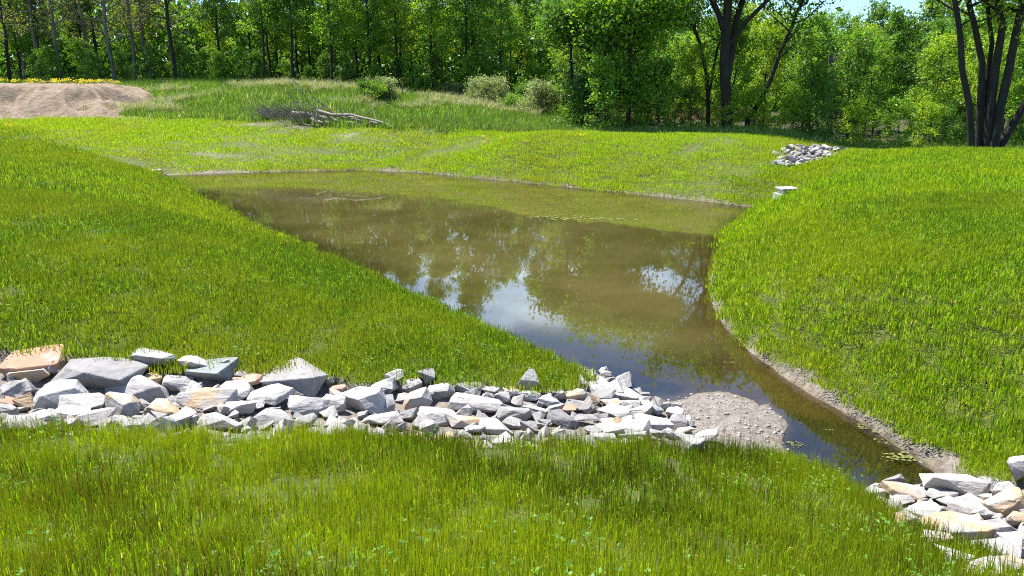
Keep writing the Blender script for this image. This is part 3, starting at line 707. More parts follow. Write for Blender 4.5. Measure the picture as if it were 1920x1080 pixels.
ROCKS4 = [
 (190, 350, 155, 135, 'l', 'upright pale stone at the grass edge near the channel middle', .2),
 (330, 345, 160, 115, 'g', 'grey stone with a dark triangular right face at the grass edge', -.3),
 (345, 420, 180, 125, 'c', 'cream stone below the dark faced triangular stone', .1),
 (90, 410, 260, 175, 'l', 'large pale block sloping to the right in mid channel', -.3),
 (475, 375, 135, 90, 'l', 'whitish blocky stone near the top row of the channel', .1),
 (620, 358, 170, 62, 'g', 'striated flat grey stone along the grass edge', 0),
 (740, 372, 115, 55, 'd', 'dark flat stone along the grass edge', 0),
 (850, 376, 115, 62, 'c', 'tan topped stone along the grass edge', 0),
 (800, 402, 85, 65, 'g', 'small grey upright stone left of the tan topped stone', 0),
 (945, 397, 95, 65, 'l', 'pale grey stone right of the tan topped stone', 0),
 (665, 445, 255, 115, 'l', 'large rounded whitish stone in the right half of the channel', 0),
 (860, 478, 195, 135, 'g', 'big pale stone with a dark sloping front', -.35),
 (970, 475, 160, 85, 'c', 'cream and orange speckled stone behind the front row', 0),
 (1050, 425, 125, 75, 'l', 'white flat stone beside the pinkish tan block', -.2),
 (1165, 398, 130, 85, 'c', 'pinkish tan block near the right end of the channel', -.2),
 (1130, 468, 105, 52, 'o', 'rusty orange stone wedged between grey ones', -.2),
 (1060, 388, 75, 52, 'g', 'small grey stone at the last of the grass edge', 0),
 (1180, 448, 125, 72, 'd', 'dark grey stone right of the rusty orange stone', 0),
 (1280, 366, 115, 65, 'l', 'pale stone at the water end of the channel', 0),
 (1355, 352, 75, 55, 'l', 'small pale stone farthest back at the water end', 0),
 (1320, 395, 135, 65, 'd', 'dark flat stone among the pale ones at the water end', 0),
 (1445, 388, 155, 72, 'l', 'wide flat pale stone beside the water', 0),
 (1455, 443, 125, 62, 'g', 'sloping grey stone below the flat stone beside the water', -.3),
 (1540, 418, 75, 62, 'g', 'small square grey stone touching the water', 0),
 (1350, 435, 115, 48, 'c', 'brownish slab under the dark flat stone', 0),
 (1565, 472, 115, 85, 'g', 'triangular grey stone near the gravel bar', .2),
 (1690, 450, 65, 62, 'l', 'small pale stone on the gravel bar', 0),
 (1640, 452, 55, 50, 'g', 'small grey stone on the gravel bar beside the pale one', 0),
 (1370, 485, 185, 85, 'c', 'cream stone in the middle of the water end heap', 0),
 (1570, 548, 230, 92, 'g', 'rough split grey slab near the gravel bar', 0),
 (1435, 530, 95, 75, 'l', 'small pointed pale stone left of the rough split slab', 0),
 (1225, 522, 125, 65, 'd', 'grey stone in the front row left of the cream heap stone', 0),
 (1490, 580, 205, 68, 'l', 'flat white stone in the front row at the water end', 0),
 (1340, 582, 155, 55, 'l', 'flat pale stone left of the flat white one', 0),
 (1730, 542, 115, 42, 'g', 'flat grey stone reaching onto the gravel bar', -.1),
 (1745, 578, 100, 42, 'c', 'brownish flat stone at the right tip of the channel', 0),
 (600, 530, 200, 65, 'c', 'brown streaked slab below the large rounded whitish stone', -.1),
 (665, 572, 105, 62, 'g', 'small grey block behind the front grass, mid channel', 0),
 (480, 500, 210, 100, 'l', 'pale stone carrying fine parallel scratches', -.2),
 (1845, 608, 130, 55, 'l', 'whitish stone half sunk in grass at the channel tip', 0),
 (200, 520, 210, 90, 'l', 'pale stone behind grass tips under the sloping block', 0),
 (800, 570, 200, 70, 'l', 'long pale stone in the front row behind grass tips', 0),
]
for a in ROCKS3: rock(*z3(a[:4]), a[4], a[5], G1, yaw=a[6], flat=.62, tilt=(.06, .03) if a[2] > 270 else None)
for a in ROCKS4: rock(*z4(a[:4]), a[4], a[5], G1, yaw=a[6], flat=.62)
G2 = 'stones at the lower right water edge'
ROCKS5 = [
 (1330, 690, 290, 140, 'l', 'largest pale stone with a broad triangular top, at the end of the water', -.25),
 (1130, 725, 195, 95, 'c', 'pale stone with a pink stained top standing in the water', 0),
 (1075, 688, 85, 75, 'g', 'small upright stone behind the pink stained one', 0),
 (1275, 752, 110, 60, 'd', 'dark rounded stone under the largest pale stone', 0),
 (1115, 765, 90, 50, 'l', 'small pale stone below the pink stained one', 0),
 (1400, 790, 200, 125, 'g', 'broad grey stone with curved ridges, right of the dark rounded one', 0),
 (1545, 785, 170, 135, 'c', 'tan and cream boulder near the right frame edge', .1),
 (1345, 900, 275, 135, 'c', 'long tan boulder with a dark lower face', -.12),
 (1190, 810, 180, 95, 'l', 'pale cracked stone left of the broad ridged stone', -.2),
 (1245, 860, 130, 70, 'c', 'small beige stone above the long tan boulder', 0),
 (1505, 880, 160, 85, 'g', 'grey stone below the tan and cream boulder', 0),
 (1595, 850, 90, 65, 'c', 'pinkish stone at the right frame edge', 0),
 (1580, 935, 110, 55, 'g', 'small flat grey stone under the pinkish one', 0),
 (1520, 990, 220, 110, 'l', 'wide white stone at the lower right corner', -.15),
 (1590, 668, 130, 105, 'd', 'steep grey boulder at the foot of the right bank', .3),
 (985, 745, 110, 80, 'l', 'whitish stone at the grass edge where the water ends', 0),
 (1060, 795, 115, 65, 'l', 'white stone below the pale cracked one, at the grass edge', 0),
 (1590, 755, 80, 60, 'o', 'pinkish brown stone behind the tan and cream boulder', 0),
 (1430, 830, 65, 50, 'g', 'small pebbly stone between the two biggest tan boulders', 0),
 (1470, 690, 80, 36, 'd', 'small dark wet stone at the foot of the right bank', 0),
 (1130, 850, 120, 70, 'c', 'beige stone with grass tips across it, left of the long tan boulder', 0),
 (1250, 930, 110, 60, 'c', 'sandy stone low against the front grass', 0),
 (1370, 1010, 180, 70, 'l', 'white stone with front grass tips across it, lowest row', 0),
 (1580, 1050, 150, 70, 'c', 'pinkish white stone in the very corner', 0),
 (1440, 1060, 150, 60, 'l', 'pale stone below the lowest row near the corner', 0),
]
for a in ROCKS5: rock(*z5(a[:4]), a[4], a[5], G2, yaw=a[6], flat=.6)
# smaller stones filling between and under the traced ones
protos = {}
for i in range(26):
    tone = 'lglglgcdglcgl'[i % 13]
    protos.setdefault(tone, []).append(rock_mesh(900 + i, (1, .8, .62), MATS[tone][0], .55, 14))
def fill(poly, n, smin, smax, label, group, seed, cap, rest_label, lift=.0, over=.38, wide=(0, .6)):
    r = random.Random(seed); xs = [p[0] for p in poly]; ys = [p[1] for p in poly]; got = []; tries = 0
    while len(got) < n and tries < n * 60:
        tries += 1; x = r.uniform(min(xs), max(xs)); y = r.uniform(min(ys), max(ys))
        if not (y * .72 * wide[0] + (wide[0] > 0) * .6 < abs(x) < y * .72 * max(1, wide[0] * 3) + .6): continue
        if not inpoly(np.array([x]), np.array([y]), poly)[0]: continue
        s = smin + (smax - smin) * r.random() ** 1.5
        if any((x - a) ** 2 + (y - b) ** 2 < (.33 * (s + c)) ** 2 for a, b, c in got): continue
        if any(((x - a) / (b2 + s * .15)) ** 2 + ((y - b) / (c2 + s * .1)) ** 2 < over for a, b, b2, c2 in placed): continue
        got.append((x, y, s))
    got.sort(key=lambda g: -g[2] / math.hypot(g[0], g[1])); V = []; Q = []; mi = []; k = 0; mats = []
    for i, (x, y, s) in enumerate(got):
        tone = r.choices('lgcd', (46, 32, 9, 13))[0]; me = r.choice(protos[tone])
        sc3 = Vector((s * r.uniform(.8, 1.2), s * r.uniform(.8, 1.1), s * r.uniform(.7, 1.2))); lo = Vector((x, y, zat(x, y) + s * .16 + lift)); ro = (r.uniform(-.5, .5), r.uniform(-.5, .5), r.uniform(0, 6.3))
        if i < cap:
            o = link('rock', me); o.scale = sc3; o.location = lo; o.rotation_euler = ro; tag(o, label, 'rock', group)
        else:
            from mathutils import Matrix, Euler
            mt = Matrix.LocRotScale(lo, Euler(ro), sc3); m0 = me.materials[0]
            if m0 not in mats: mats.append(m0)
            V += [tuple(mt @ v.co) for v in me.vertices]; Q += [tuple(q + k for q in p.vertices) for p in me.polygons]; mi += [mats.index(m0)] * len(me.polygons); k += len(me.vertices)
    if V:
        me = bpy.data.meshes.new('rubble'); me.from_pydata(V, [], Q)
        for m0 in mats: me.materials.append(m0)
        me.polygons.foreach_set('material_index', mi); tag(link('rubble', me), rest_label, 'rubble', kind='stuff')
    return got
CHF = CH1[:12] + poly_px([(1215, 742, .05), (1290, 775, .08), (1300, 850, .3)]) + CH1[-7:]
fill(CHF, 260, .18, .5, 'smaller broken stone filling gaps between the large channel stones', 'small filler stones in the channel', 3, 100, 'broken rubble between the channel stones', over=.3)
bar = poly_px([(1225, 745, .05), (1290, 745, .05), (1330, 800, .08), (1380, 835, .1), (1330, 850, .3), (1240, 840, .3)])
fill(CH2, 70, .14, .36, 'smaller pale stone wedged between the large ones at the lower right', 'small filler stones at the lower right', 4, 32, 'broken rubble between the lower right stones')
fill(CH2, 120, .2, .6, 'x', 'x', 6, 0, 'riprap of the same channel going on past the right frame edge', wide=(1, .6))
fill(PILE, 110, .28, .55, 'white grey stone in the far heap beside the rock outlet', 'stones of the far heap', 5, 50, 'small rubble of the far heap', lift=.03)
# few loose stones along the left swale and corner
for i, (px, py, s) in enumerate([(283, 324, .5), (292, 327, .42), (300, 325, .55), (305, 330, .4), (240, 316, .4), (250, 318, .35), (183, 301, .35), (120, 279, .3), (325, 355, .3), (338, 364, .25), (270, 321, .35)]):
    q = hit(px, py); o = link('rock', random.Random(i).choice(protos['l'])); o.location = (q[0], q[1], q[2] + .1 * s); o.scale = (s, s * .8, s * .8); o.rotation_euler = (.1, .1, i)
    tag(o, 'whitish stone lying at the far left corner of the pond', 'rock', 'loose stones at the far left corner')

# pebbles on the bar, along the mud edge
def pebbles(name, n, poly, smin, smax, label, seed):
    r = np.random.default_rng(seed); V = []; Q = []; k = 0; A = []
    base = []
    bm = bmesh.new(); bmesh.ops.create_icosphere(bm, subdivisions=1, radius=1)
    bv = np.array([v.co[:] for v in bm.verts]); bf = np.array([[v.index for v in f.verts] for f in bm.faces]); bm.free()
    xs = [p[0] for p in poly]; ys = [p[1] for p in poly]
    x = min(xs) + (max(xs) - min(xs)) * r.random(n * 3); y = min(ys) + (max(ys) - min(ys)) * r.random(n * 3)
    ok = inpoly(x, y, poly); x, y = x[ok][:n], y[ok][:n]; z = height(x, y)
    for i in range(len(x)):
        s = smin + (smax - smin) * r.random() ** 5
        v = bv * (1 + .35 * (r.random((len(bv), 1)) - .5)) * np.array([s, s * (.6 + .4 * r.random()), s * .5])
        a = r.random() * 6.3; c, q = math.cos(a), math.sin(a)
        v = np.stack([v[:, 0] * c - v[:, 1] * q + x[i], v[:, 0] * q + v[:, 1] * c + y[i], v[:, 2] + z[i] + s * .02], 1)
        V.append(v); Q.append(bf + k); k += len(v)
    me = npmesh(name, np.concatenate(V), np.concatenate(Q), M['rock_grey'])
    return tag(link(name, me), label, 'gravel', kind='stuff')
M['rock_cream_p'] = M['rock_cream']
BAR = poly_px([(1085, 680, 0), (1150, 715, 0), (1220, 750, 0), (1290, 738, 0), (1380, 743, 0), (1450, 768, 0), (1490, 800, 0), (1480, 850, 0), (1400, 860, .3), (1250, 850, .4), (1200, 800, .1), (1090, 740, .2)])
pebbles('gravel', 1900, BAR, .005, .042, 'loose gravel on the mud bar at the end of the stone channel', 2)
strip = [tuple(at(px - 16, py)[:2]) for px, py in right_shore[3:]] + [tuple(at(px + 35, py - 25)[:2]) for px, py in right_shore[3:][::-1]]
pebbles('gravel', 900, strip, .006, .028, 'crumbs of mud and gravel along the right water edge', 3)

# ------------------------------------------------------------------ floating algae
M['algae'] = leafy('algae', [(0, (.10, .13, .03)), (1, (.24, .27, .08))], .15, patch=.7, patchcol=(.28, .27, .10), patch_scale=9)
def algae(px, py, a, b, seed, label, n=26):
    r = np.random.default_rng(seed); c = at(px, py, 0); bm = bmesh.new()
    # a ragged mat of overlapping lobes
    for k in range(n):
        t = r.random() * 6.3; q = math.sqrt(r.random()); x = c[0] + a * q * math.cos(t); y = c[1] + b * q * math.sin(t); s = min((.02 + .05 * r.random()) * (a + b) * 1.3, .07)
        ring = [bm.verts.new((x + s * (1 + .5 * (r.random() - .5)) * math.cos(u), y + s * .8 * (1 + .5 * (r.random() - .5)) * math.sin(u), .006 + .004 * r.random())) for u in np.linspace(0, 6.28, 11)[:-1]]
        f = bm.faces.new(ring); bmesh.ops.extrude_face_region(bm, geom=[f])
    me = bpy.data.meshes.new('algae_mat'); bm.to_mesh(me); bm.free(); me.materials.append(M['algae'])
    tn = me.attributes.new('tone', 'FLOAT', 'POINT'); tn.data.foreach_set('value', r.random(len(me.vertices)).astype(np.float32))
    tag(link('algae_mat', me), label, 'algae')
for i, (px, py, a, b, n, lab) in enumerate([
    (1632, 802, .17, .16, 40, 'bright green algae patch against the right mud edge, farther one'), (1690, 856, .24, .12, 46, 'bright green algae patch against the right mud edge, nearer one'),
    (1655, 828, .1, .1, 16, 'thin algae strip linking the two edge patches'),
    (1368, 680, .10, .05, 16, 'small green algae patch alone in mid channel water'), (1502, 794, .06, .05, 10, 'tiny algae patch at the tip of the gravel bar'),
    (1556, 805, .09, .05, 12, 'pale algae flecks in the dark blue water'), (1490, 834, .14, .09, 24, 'olive algae patch beside the front grass'),
    (1660, 862, .08, .05, 10, 'small algae patch just off the nearer edge patch'), (1060, 408, 1.3, .5, 60, 'scattered pale weed floating in the back of the pond'), (1150, 412, .9, .25, 30, 'thin line of weed floating right of the scattered weed')]):
    algae(px, py, a, b, 40 + i, lab, n)

# ------------------------------------------------------------------ concrete outlet box
m, t, o = mat_new('concrete'); n = noise_t(t, 12, 6, .6); p = N(t, 'ShaderNodeBsdfPrincipled', Roughness=.8)
t.links.new(ramp(t, n, [(.3, (.36, .37, .37)), (.7, (.55, .56, .55))]), p.inputs['Base Color']); t.links.new(bump(t, n, .4, .01), p.inputs['Normal']); t.links.new(p.outputs[0], o.inputs[0]); M['concrete'] = m
m, t, o = mat_new('dark_metal'); p = N(t, 'ShaderNodeBsdfPrincipled', Roughness=.6); p.inputs['Base Color'].default_value = (.05, .055, .055, 1); t.links.new(p.outputs[0], o.inputs[0]); M['dark'] = m
def boxm(name, size, mat, parent, loc, rot=(0, 0, 0), bev=.012):
    bm = bmesh.new(); bmesh.ops.create_cube(bm, size=1); bmesh.ops.scale(bm, vec=size, verts=bm.verts)
    bmesh.ops.bevel(bm, geom=list(bm.edges), offset=bev, segments=2, affect='EDGES')
    me = bpy.data.meshes.new(name); bm.to_mesh(me); bm.free(); me.materials.append(mat)
    o = link(name, me, parent); o.location = loc; o.rotation_euler = rot; return o
q = hit(1474, 371); b_ = empty('outlet_box', (q[0], q[1], q[2] + .03), .16); tag(b_, 'small concrete outlet box with a flat white lid, in grass by the pond corner', 'concrete box')
boxm('base', (.74, .62, .34), M['concrete'], b_, (0, 0, -.08)); boxm('wall', (.56, .5, .17), M['concrete'], b_, (.03, 0, .16)); boxm('lid', (.68, .6, .055), M['concrete'], b_, (.02, 0, .275))
boxm('grate', (.34, .012, .09), M['dark'], b_, (.0, -.258, .16), bev=.003)

# ------------------------------------------------------------------ dirt mound, flowers, brush pile, fence
def mound():
    m, t, o = mat_new('mound_dirt'); P = wpos(t); n = noise_t(t, 1.6, 9, .75, P); n2 = noise_t(t, 3, 7, .75, P)
    p = N(t, 'ShaderNodeBsdfPrincipled', Roughness=.95); t.links.new(ramp(t, n, [(.32, (.17, .115, .07)), (.5, (.32, .235, .155)), (.68, (.43, .33, .235))]), p.inputs['Base Color'])
    t.links.new(bump(t, n2, 1.0, .3), p.inputs['Normal']); t.links.new(p.outputs[0], o.inputs[0])
    x = np.arange(-62, -26, .16); y = np.arange(49, 72, .16); X, Y = np.meshgrid(x, y); a, b = X.ravel(), Y.ravel()
    g0 = height(a, b)
    dx = sst(0, 1, (-26.0 - .1 * (b - 52) - a) / 5.2); dy = sst(0, 1, (b - 51.3 + .5 * (vnoise(a, b, 4, 3) - .5)) / 4.6); back = 1 - sst(64, 71, b)
    top = 4.55 + .10 * (fbm(a, b, 3, 4) - .5) - 0.012 * (a + 45)
    k = np.minimum(np.minimum(dx, dy), back)
    gully = .7 * sst(.5, .62, fbm(a * 1.0 + b * .5, b * .7, 3.2, 33)) * sst(.15, .5, k) * (1 - sst(.8, .98, k))
    z = (g0 - .15) * (1 - k) + top * k - gully + .4 * (fbm(a, b, 1.3, 12) - .5) * sst(0, .2, k)
    nx, ny = len(x), len(y); ii = (np.arange(ny - 1)[:, None] * nx + np.arange(nx - 1)[None]).ravel()
    Q = np.stack([ii, ii + 1, ii + nx + 1, ii + nx], 1); Q = Q[(k[Q] > .002).any(1)]
    used = np.unique(Q); rem = -np.ones(len(a), int); rem[used] = np.arange(len(used))
    me = npmesh('dirt_mound', np.stack([a, b, z], 1)[used], rem[Q], m, smooth=True)
    tag(link('dirt_mound', me), 'bare sandy brown heap of excavated dirt beyond the far bank', 'dirt mound')
    r = np.random.default_rng(3); n = 95; i = np.flatnonzero((k > .97) & (b > 56.3) & (b < 66) & (a < -31) & (vnoise(a, b, 1.6, 5) > .45)); i = r.choice(i, n)
    return np.stack([a[i], b[i], z[i]], 1)
fp = mound()
def flower_t(seed):
    r = np.random.default_rng(seed); V, Q, T = blades(14, .12, .12, .26, .012, .2, seed, stalk=0); V2 = []; Q2 = []
    for k in range(26):
        x, y = r.normal(0, .1, 2); z = .16 + .12 * r.random(); s = .022; b = len(V2)
        t1, t2 = r.normal(0, 1, 3), r.normal(0, 1, 3); t1 /= np.linalg.norm(t1); t2 -= t1 * (t1 @ t2); t2 /= np.linalg.norm(t2)
        for u, v in ((-1, -1), (1, -1), (1, 1), (-1, 1)): V2.append(np.array([x, y, z]) + (t1 * u + t2 * v) * s)
        Q2.append((b, b + 1, b + 2, b + 3))
    me = npmesh('flower_tuft', np.concatenate([V, np.array(V2)]), np.concatenate([Q, np.array(Q2) + len(V)]), M['meadow'], {'tone': np.concatenate([T, r.random(len(V2))])})
    me.materials.append(M['yellow']); mi = np.zeros(len(me.polygons), np.int32); mi[len(Q):] = 1; me.polygons.foreach_set('material_index', mi)
    return bpy.data.objects.new('flower_tuft', me)
T_fl = [[flower_t(k) for k in range(4)]]
scatter('yellow_flowers', fp, np.zeros(len(fp)), T_fl, 'band of yellow flowers along the top of the dirt mound', 'flowers', 1.0, 1.7, seed=12)
fl = [hit(px, py) for px, py in [(15, 240), (24, 243), (50, 250), (905, 262), (912, 268), (908, 276), (745, 255), (760, 242), (838, 240), (790, 262), (985, 275), (720, 258), (1090, 262), (800, 270), (940, 268), (610, 250)]]
scatter('yellow_flowers', np.array(fl), np.zeros(len(fl)), T_fl, 'scattered yellow flowers in the far grass', 'flowers', .6, 1.0, seed=13)

def wander(p0, p1, n, amp, r):
    t = np.linspace(0, 1, n)[:, None]; P = np.array(p0) * (1 - t) + np.array(p1) * t
    w_ = np.cumsum(r.normal(0, amp, (n, 3)), 0); w_ -= w_[-1] * t; w_[0] = 0; return P + w_
def logs():
    r = np.random.default_rng(5)
    def g(px, py, up): q = hit(px, py); return np.array([q[0], q[1], q[2] + up])
    spec = [((555, 226, .45), (640, 233, .12), .13, .10, 'thick pale log lying at the left of the brush heap'), ((590, 232, .2), (622, 234, .1), .14, .13, 'short thick log under the other logs'),
            ((600, 222, .5), (740, 238, .06), .10, .06, 'long bent log running out to the right of the brush heap'), ((640, 228, .3), (748, 240, .05), .07, .04, 'thin pole at the right tip of the brush heap'),
            ((610, 226, .35), (690, 234, .2), .08, .06, 'middle log crossing over the brush heap'), ((655, 234, .15), (730, 237, .15), .09, .07, 'dark log lying flat on the right half of the brush heap')]
    for a, b, r0, r1, lab in spec:
        P = wander(g(*a), g(*b), 9, .07, r); c = P[0]; A = Acc(); P = P - [0, .7, 0]; c = P[0]; A.add(*tube(P - c, np.linspace(r0, r1, 9), 8))
        e = empty('log', tuple(c)); tag(e, lab, 'log', 'logs of the brush heap'); link('trunk', A.mesh('log', M['wood'], True), e)
        B = Acc()
        for k in range(3):
            i = r.integers(2, 8); q = P[i] - c; d = r.normal(0, .5, 3) + [0, 0, .6]; B.add(*tube(wander(q, q + d * (.5 + r.random()), 5, .04, r), np.linspace(r1 * .5, .01, 5), 4))
        link('branch', B.mesh('branch', M['wood'], True), e)
    A = Acc()
    for k in range(460):
        u = r.random() ** 1.2; px = 500 + 115 * u + r.normal(0, 8); base = g(px, 226 + 8 * u, .05); base[1] += r.normal(0, .8)
        L_ = .5 + 1.6 * r.random(); up = .15 + .55 * r.random() * (1 - abs(u - .5)); d = np.array([-.9 + .7 * r.random(), r.normal(0, .35), up]) * L_
        A.add(*tube(wander(base + [0, 0, .5 * r.random()], base + d + [0, 0, .3], 5, .05, r), np.linspace(.018, .005, 5), 3))
    for tip in ((545, 155), (560, 175), (535, 190)):
        b0 = g(620, 226, .3); e0 = b0 + (ray(*tip) / ray(*tip)[1] - ray(620, 226) / ray(620, 226)[1]) * b0[1]
        P = wander(b0, e0, 8, .12, r); A.add(*tube(P, np.linspace(.05, .012, 8), 5))
        for k in range(8):
            i = r.integers(2, 7); A.add(*tube(wander(P[i], P[i] + r.normal(0, .5, 3) + [-.5, 0, .3], 4, .05, r), np.linspace(.02, .005, 4), 3))
    tag(link('brush_heap', A.mesh('brush_heap', M['bark_grey'], True)), 'tangled heap of grey twigs left of the logs on the far bank', 'brush heap')
logs()
for i, (px, h, lab) in enumerate([(720, .9, 'short wooden stake at the hill crest left of the other'), (755, 1.3, 'taller wooden stake at the hill crest right of the pale shrub')]):
    q = hit(px, 186); P = np.array([[0, 0, -.1], [0.02, 0, h * .5], [.03, 0, h]])
    A = Acc(); A.add(*tube(P, [.05, .05, .045], 6)); o = link('stake', A.mesh('stake', M['wood'])); o.location = tuple(q); tag(o, lab, 'stake')

# ------------------------------------------------------------------ trees
LEAF = {'spring': [(0, (.06, .13, .014)), (.35, (.12, .25, .02)), (.7, (.20, .37, .028)), (1, (.30, .46, .04))],
        'deep': [(0, (.045, .10, .015)), (.5, (.09, .20, .022)), (1, (.17, .31, .035))],
        'lime': [(0, (.11, .20, .015)), (.5, (.23, .37, .022)), (1, (.40, .47, .035))],
        'bud': [(0, (.16, .12, .08)), (.5, (.22, .22, .08)), (1, (.28, .34, .09))],
        'pale': [(0, (.12, .17, .07)), (1, (.33, .38, .20))]}
for k, st in LEAF.items(): M['leaf_' + k] = leafy('leaf_' + k, [(p_, tuple(min(.8, c * 1.25) for c in c_)) for p_, c_ in st], .5, .5, .5, tuple(c * .9 for c in st[0][1]), .03, .35)

def leaves(centers, n_per, sig, size, r, asp=.6, up=.3, tone_c=None):
    """leaf sized rhombs round each twig; returns V, Q, tone"""
    c = np.repeat(centers, n_per, 0); n = len(c)
    c = c + r.normal(0, 1, (n, 3)) * np.array([sig, sig, sig * .7])
    a = r.normal(0, 1, (n, 3)); a /= np.linalg.norm(a, axis=1)[:, None]
    nn = r.normal(0, 1, (n, 3)); nn[:, 2] = np.abs(nn[:, 2]) + up; b = np.cross(nn, a); b /= np.linalg.norm(b, axis=1)[:, None] + 1e-9
    s = size * (.6 + .8 * r.random(n))[:, None]
    V = np.stack([c - a * s, c - b * s * asp, c + a * s, c + b * s * asp], 1).reshape(-1, 3)
    Q = np.arange(n * 4).reshape(n, 4)
    tc = r.random(len(centers)) if tone_c is None else tone_c
    tn = np.clip(np.repeat(tc, n_per) * .6 + .4 * r.random(n), 0, 1)
    return V, Q, np.repeat(tn, 4)

def grow_tree(seed, H, r0, crown0=.2, spread=3.2, nb=34, leaf_n=22, leaf_s=.13, sig=.45, lean=(0, 0), trunks=None, updir=.75, sub=5, fill=1.0, top_pow=.8, wand=.12):
    """trunk(s), limbs and twigs; leaves only at the twigs"""
    r = np.random.default_rng(seed); W = Acc(); cl = []
    if trunks is None:
        P = wander((0, 0, -.4), (lean[0], lean[1], H), 12, wand, r); trunks = [(P, np.linspace(1, .06, 12) ** .9 * r0)]
    for P, rad in trunks:
        W.add(*tube(P, rad, 8)); n = len(P)
        h0, h1 = P[0][2], P[-1][2]
        m = max(3, int(nb * (1 if len(trunks) == 1 else 1 / len(trunks) * 1.6)))
        for k in range(m):
            f = crown0 + (1 - crown0) * ((k + r.random()) / m) ** .9; x = f * (n - 1); i = min(int(x), n - 2); u = x - i
            p = P[i] * (1 - u) + P[i + 1] * u; rd = rad[i] * (1 - u) + rad[i + 1] * u
            az = k * 2.4 + r.normal(0, .5); L_ = spread * (.35 + .75 * math.sin(PI * min(1, max(0, (f - crown0) / (1 - crown0) * .8 + .15))) ** top_pow) * (.6 + .6 * r.random())
            el = (.2 + updir * f + r.normal(0, .15))
            d = np.array([math.cos(az) * math.cos(el), math.sin(az) * math.cos(el), math.sin(el)]) * L_
            B = wander(p, p + d, 6, .07 * L_ / 2, r); B[:, 2] += np.linspace(0, 1, 6) ** 2 * L_ * .12
            W.add(*tube(B, np.linspace(min(rd * .5, .03 + L_ * .022), .012, 6), 5))
            for j in range(sub):
                t_ = .3 + .7 * (j + r.random()) / sub; x2 = t_ * 5; i2 = min(int(x2), 4); q = B[i2] + (B[i2 + 1] - B[i2]) * (x2 - i2)
                d2 = d / L_ * .4 + r.normal(0, .55, 3); d2[2] += .15; d2 *= L_ * .3 * (.6 + .8 * r.random())
                S = wander(q, q + d2, 4, .04, r); W.add(*tube(S, np.linspace(.018, .006, 4), 3))
                cl.append(S[-1]); cl.append(S[2] + r.normal(0, .15, 3))
            cl.append(B[-1])
    cl = np.array(cl); cl = cl[r.random(len(cl)) < fill]
    V, Q, T = leaves(cl, leaf_n, sig, leaf_s, r)
    return W, (V, Q, T)
def proto_tree(seed, kind, barkm, **kw):
    W, (V, Q, T) = grow_tree(seed, **kw)
    return W.mesh('trunk', M[barkm], True), npmesh('crown', V, Q, M['leaf_' + kind], {'tone': T})
def plant(name, pr, loc, rz, s, label, cat, group=None, sz=None):
    e = empty(name, loc, rz); e.scale = (s, s, sz or s); tag(e, label, cat, group)
    link('trunk', pr[0], e); link('crown', pr[1], e); return e

forest = [proto_tree(600 + i, k, 'bark', H=H, r0=.24, crown0=c0, spread=sp, nb=42, leaf_n=22, leaf_s=.17, sig=.45, sub=5) for i, (k, H, c0, sp) in enumerate([
    ('spring', 25, .22, 3.6), ('deep', 23, .3, 3.4), ('spring', 27, .32, 4.2), ('spring', 24, .16, 3.4), ('lime', 22, .24, 3.6), ('deep', 24, .28, 4.0)])]
bare = [proto_tree(640 + i, 'bud', 'bark_grey' if i % 2 == 0 else 'bark', H=23, r0=.22, crown0=.2, spread=3.6, nb=46, leaf_n=4, leaf_s=.11, sig=.4, sub=9, fill=.8) for i in range(3)]
light = [proto_tree(660 + i, k, 'bark', H=H, r0=.14, crown0=c0, spread=sp, nb=34, leaf_n=13, leaf_s=.115, sig=.24, sub=5, updir=.5) for i, (k, H, c0, sp) in enumerate([
    ('spring', 10.5, .25, 2.3), ('lime', 9.5, .36, 2.2), ('spring', 11.5, .42, 2.4), ('deep', 9, .2, 2.1), ('lime', 12, .35, 2.4)])]
sap = [proto_tree(680 + i, k, 'bark', H=5, r0=.05, crown0=.04, spread=1.7, nb=26, leaf_n=17, leaf_s=.10, sig=.24, sub=4, updir=.6) for i, k in enumerate(['spring', 'deep', 'lime', 'spring'])]
bush = [proto_tree(700 + i, k, 'bark', H=2.0, r0=.04, crown0=.02, spread=1.4, nb=22, leaf_n=34, leaf_s=.07, sig=.26, sub=4, updir=.4) for i, k in enumerate(['spring', 'deep', 'pale'])]

tr = random.Random(77)
def P2(px, dist): x, y = at_d(px, dist); return (x, y, zat(x, y))
# left wood
bt = [(20, 84, 1), (75, 88, 0), (120, 86, 2), (165, 90, 0), (215, 84, 0), (255, 88, 2), (285, 93, 0), (330, 84, 1), (50, 95, 2), (190, 97, 1)]
for px, d, k in bt:
    plant('bare_tree', bare[k], P2(px, d), tr.uniform(0, 6), tr.uniform(.85, 1.1), 'sparse budding tree with grey brown twigs behind the dirt mound', 'tree', 'nearly bare trees at the left of the wood')
row = 0
for d0, step in ((84, 3.5), (91, 3.8), (99, 4.2)):
    X = -74 if d0 > 90 else -26
    while X < 12 + (d0 - 84) * .4:
        d = d0 + tr.uniform(-2.5, 2.5); px = 960 + X * 1400 / (d * 1.0) ; k = tr.randrange(6)
        if not (px < 400 and tr.random() < .65) and not (px > 1000 and d0 < 90):
            nm = ['front', 'middle', 'back'][row]
            ck = ['fresh green', 'dark green', 'fresh green', 'fresh green', 'yellow green', 'dark green'][k]
            plant('woodland_tree', forest[k], (X, d, zat(X, d)), tr.uniform(0, 6), tr.uniform(.56, .76), f'tall {ck} tree in the {nm} row of the left wood', 'tree', f'{ck} trees, {nm} row of the left wood')
        X += step * tr.uniform(.75, 1.25)
    row += 1
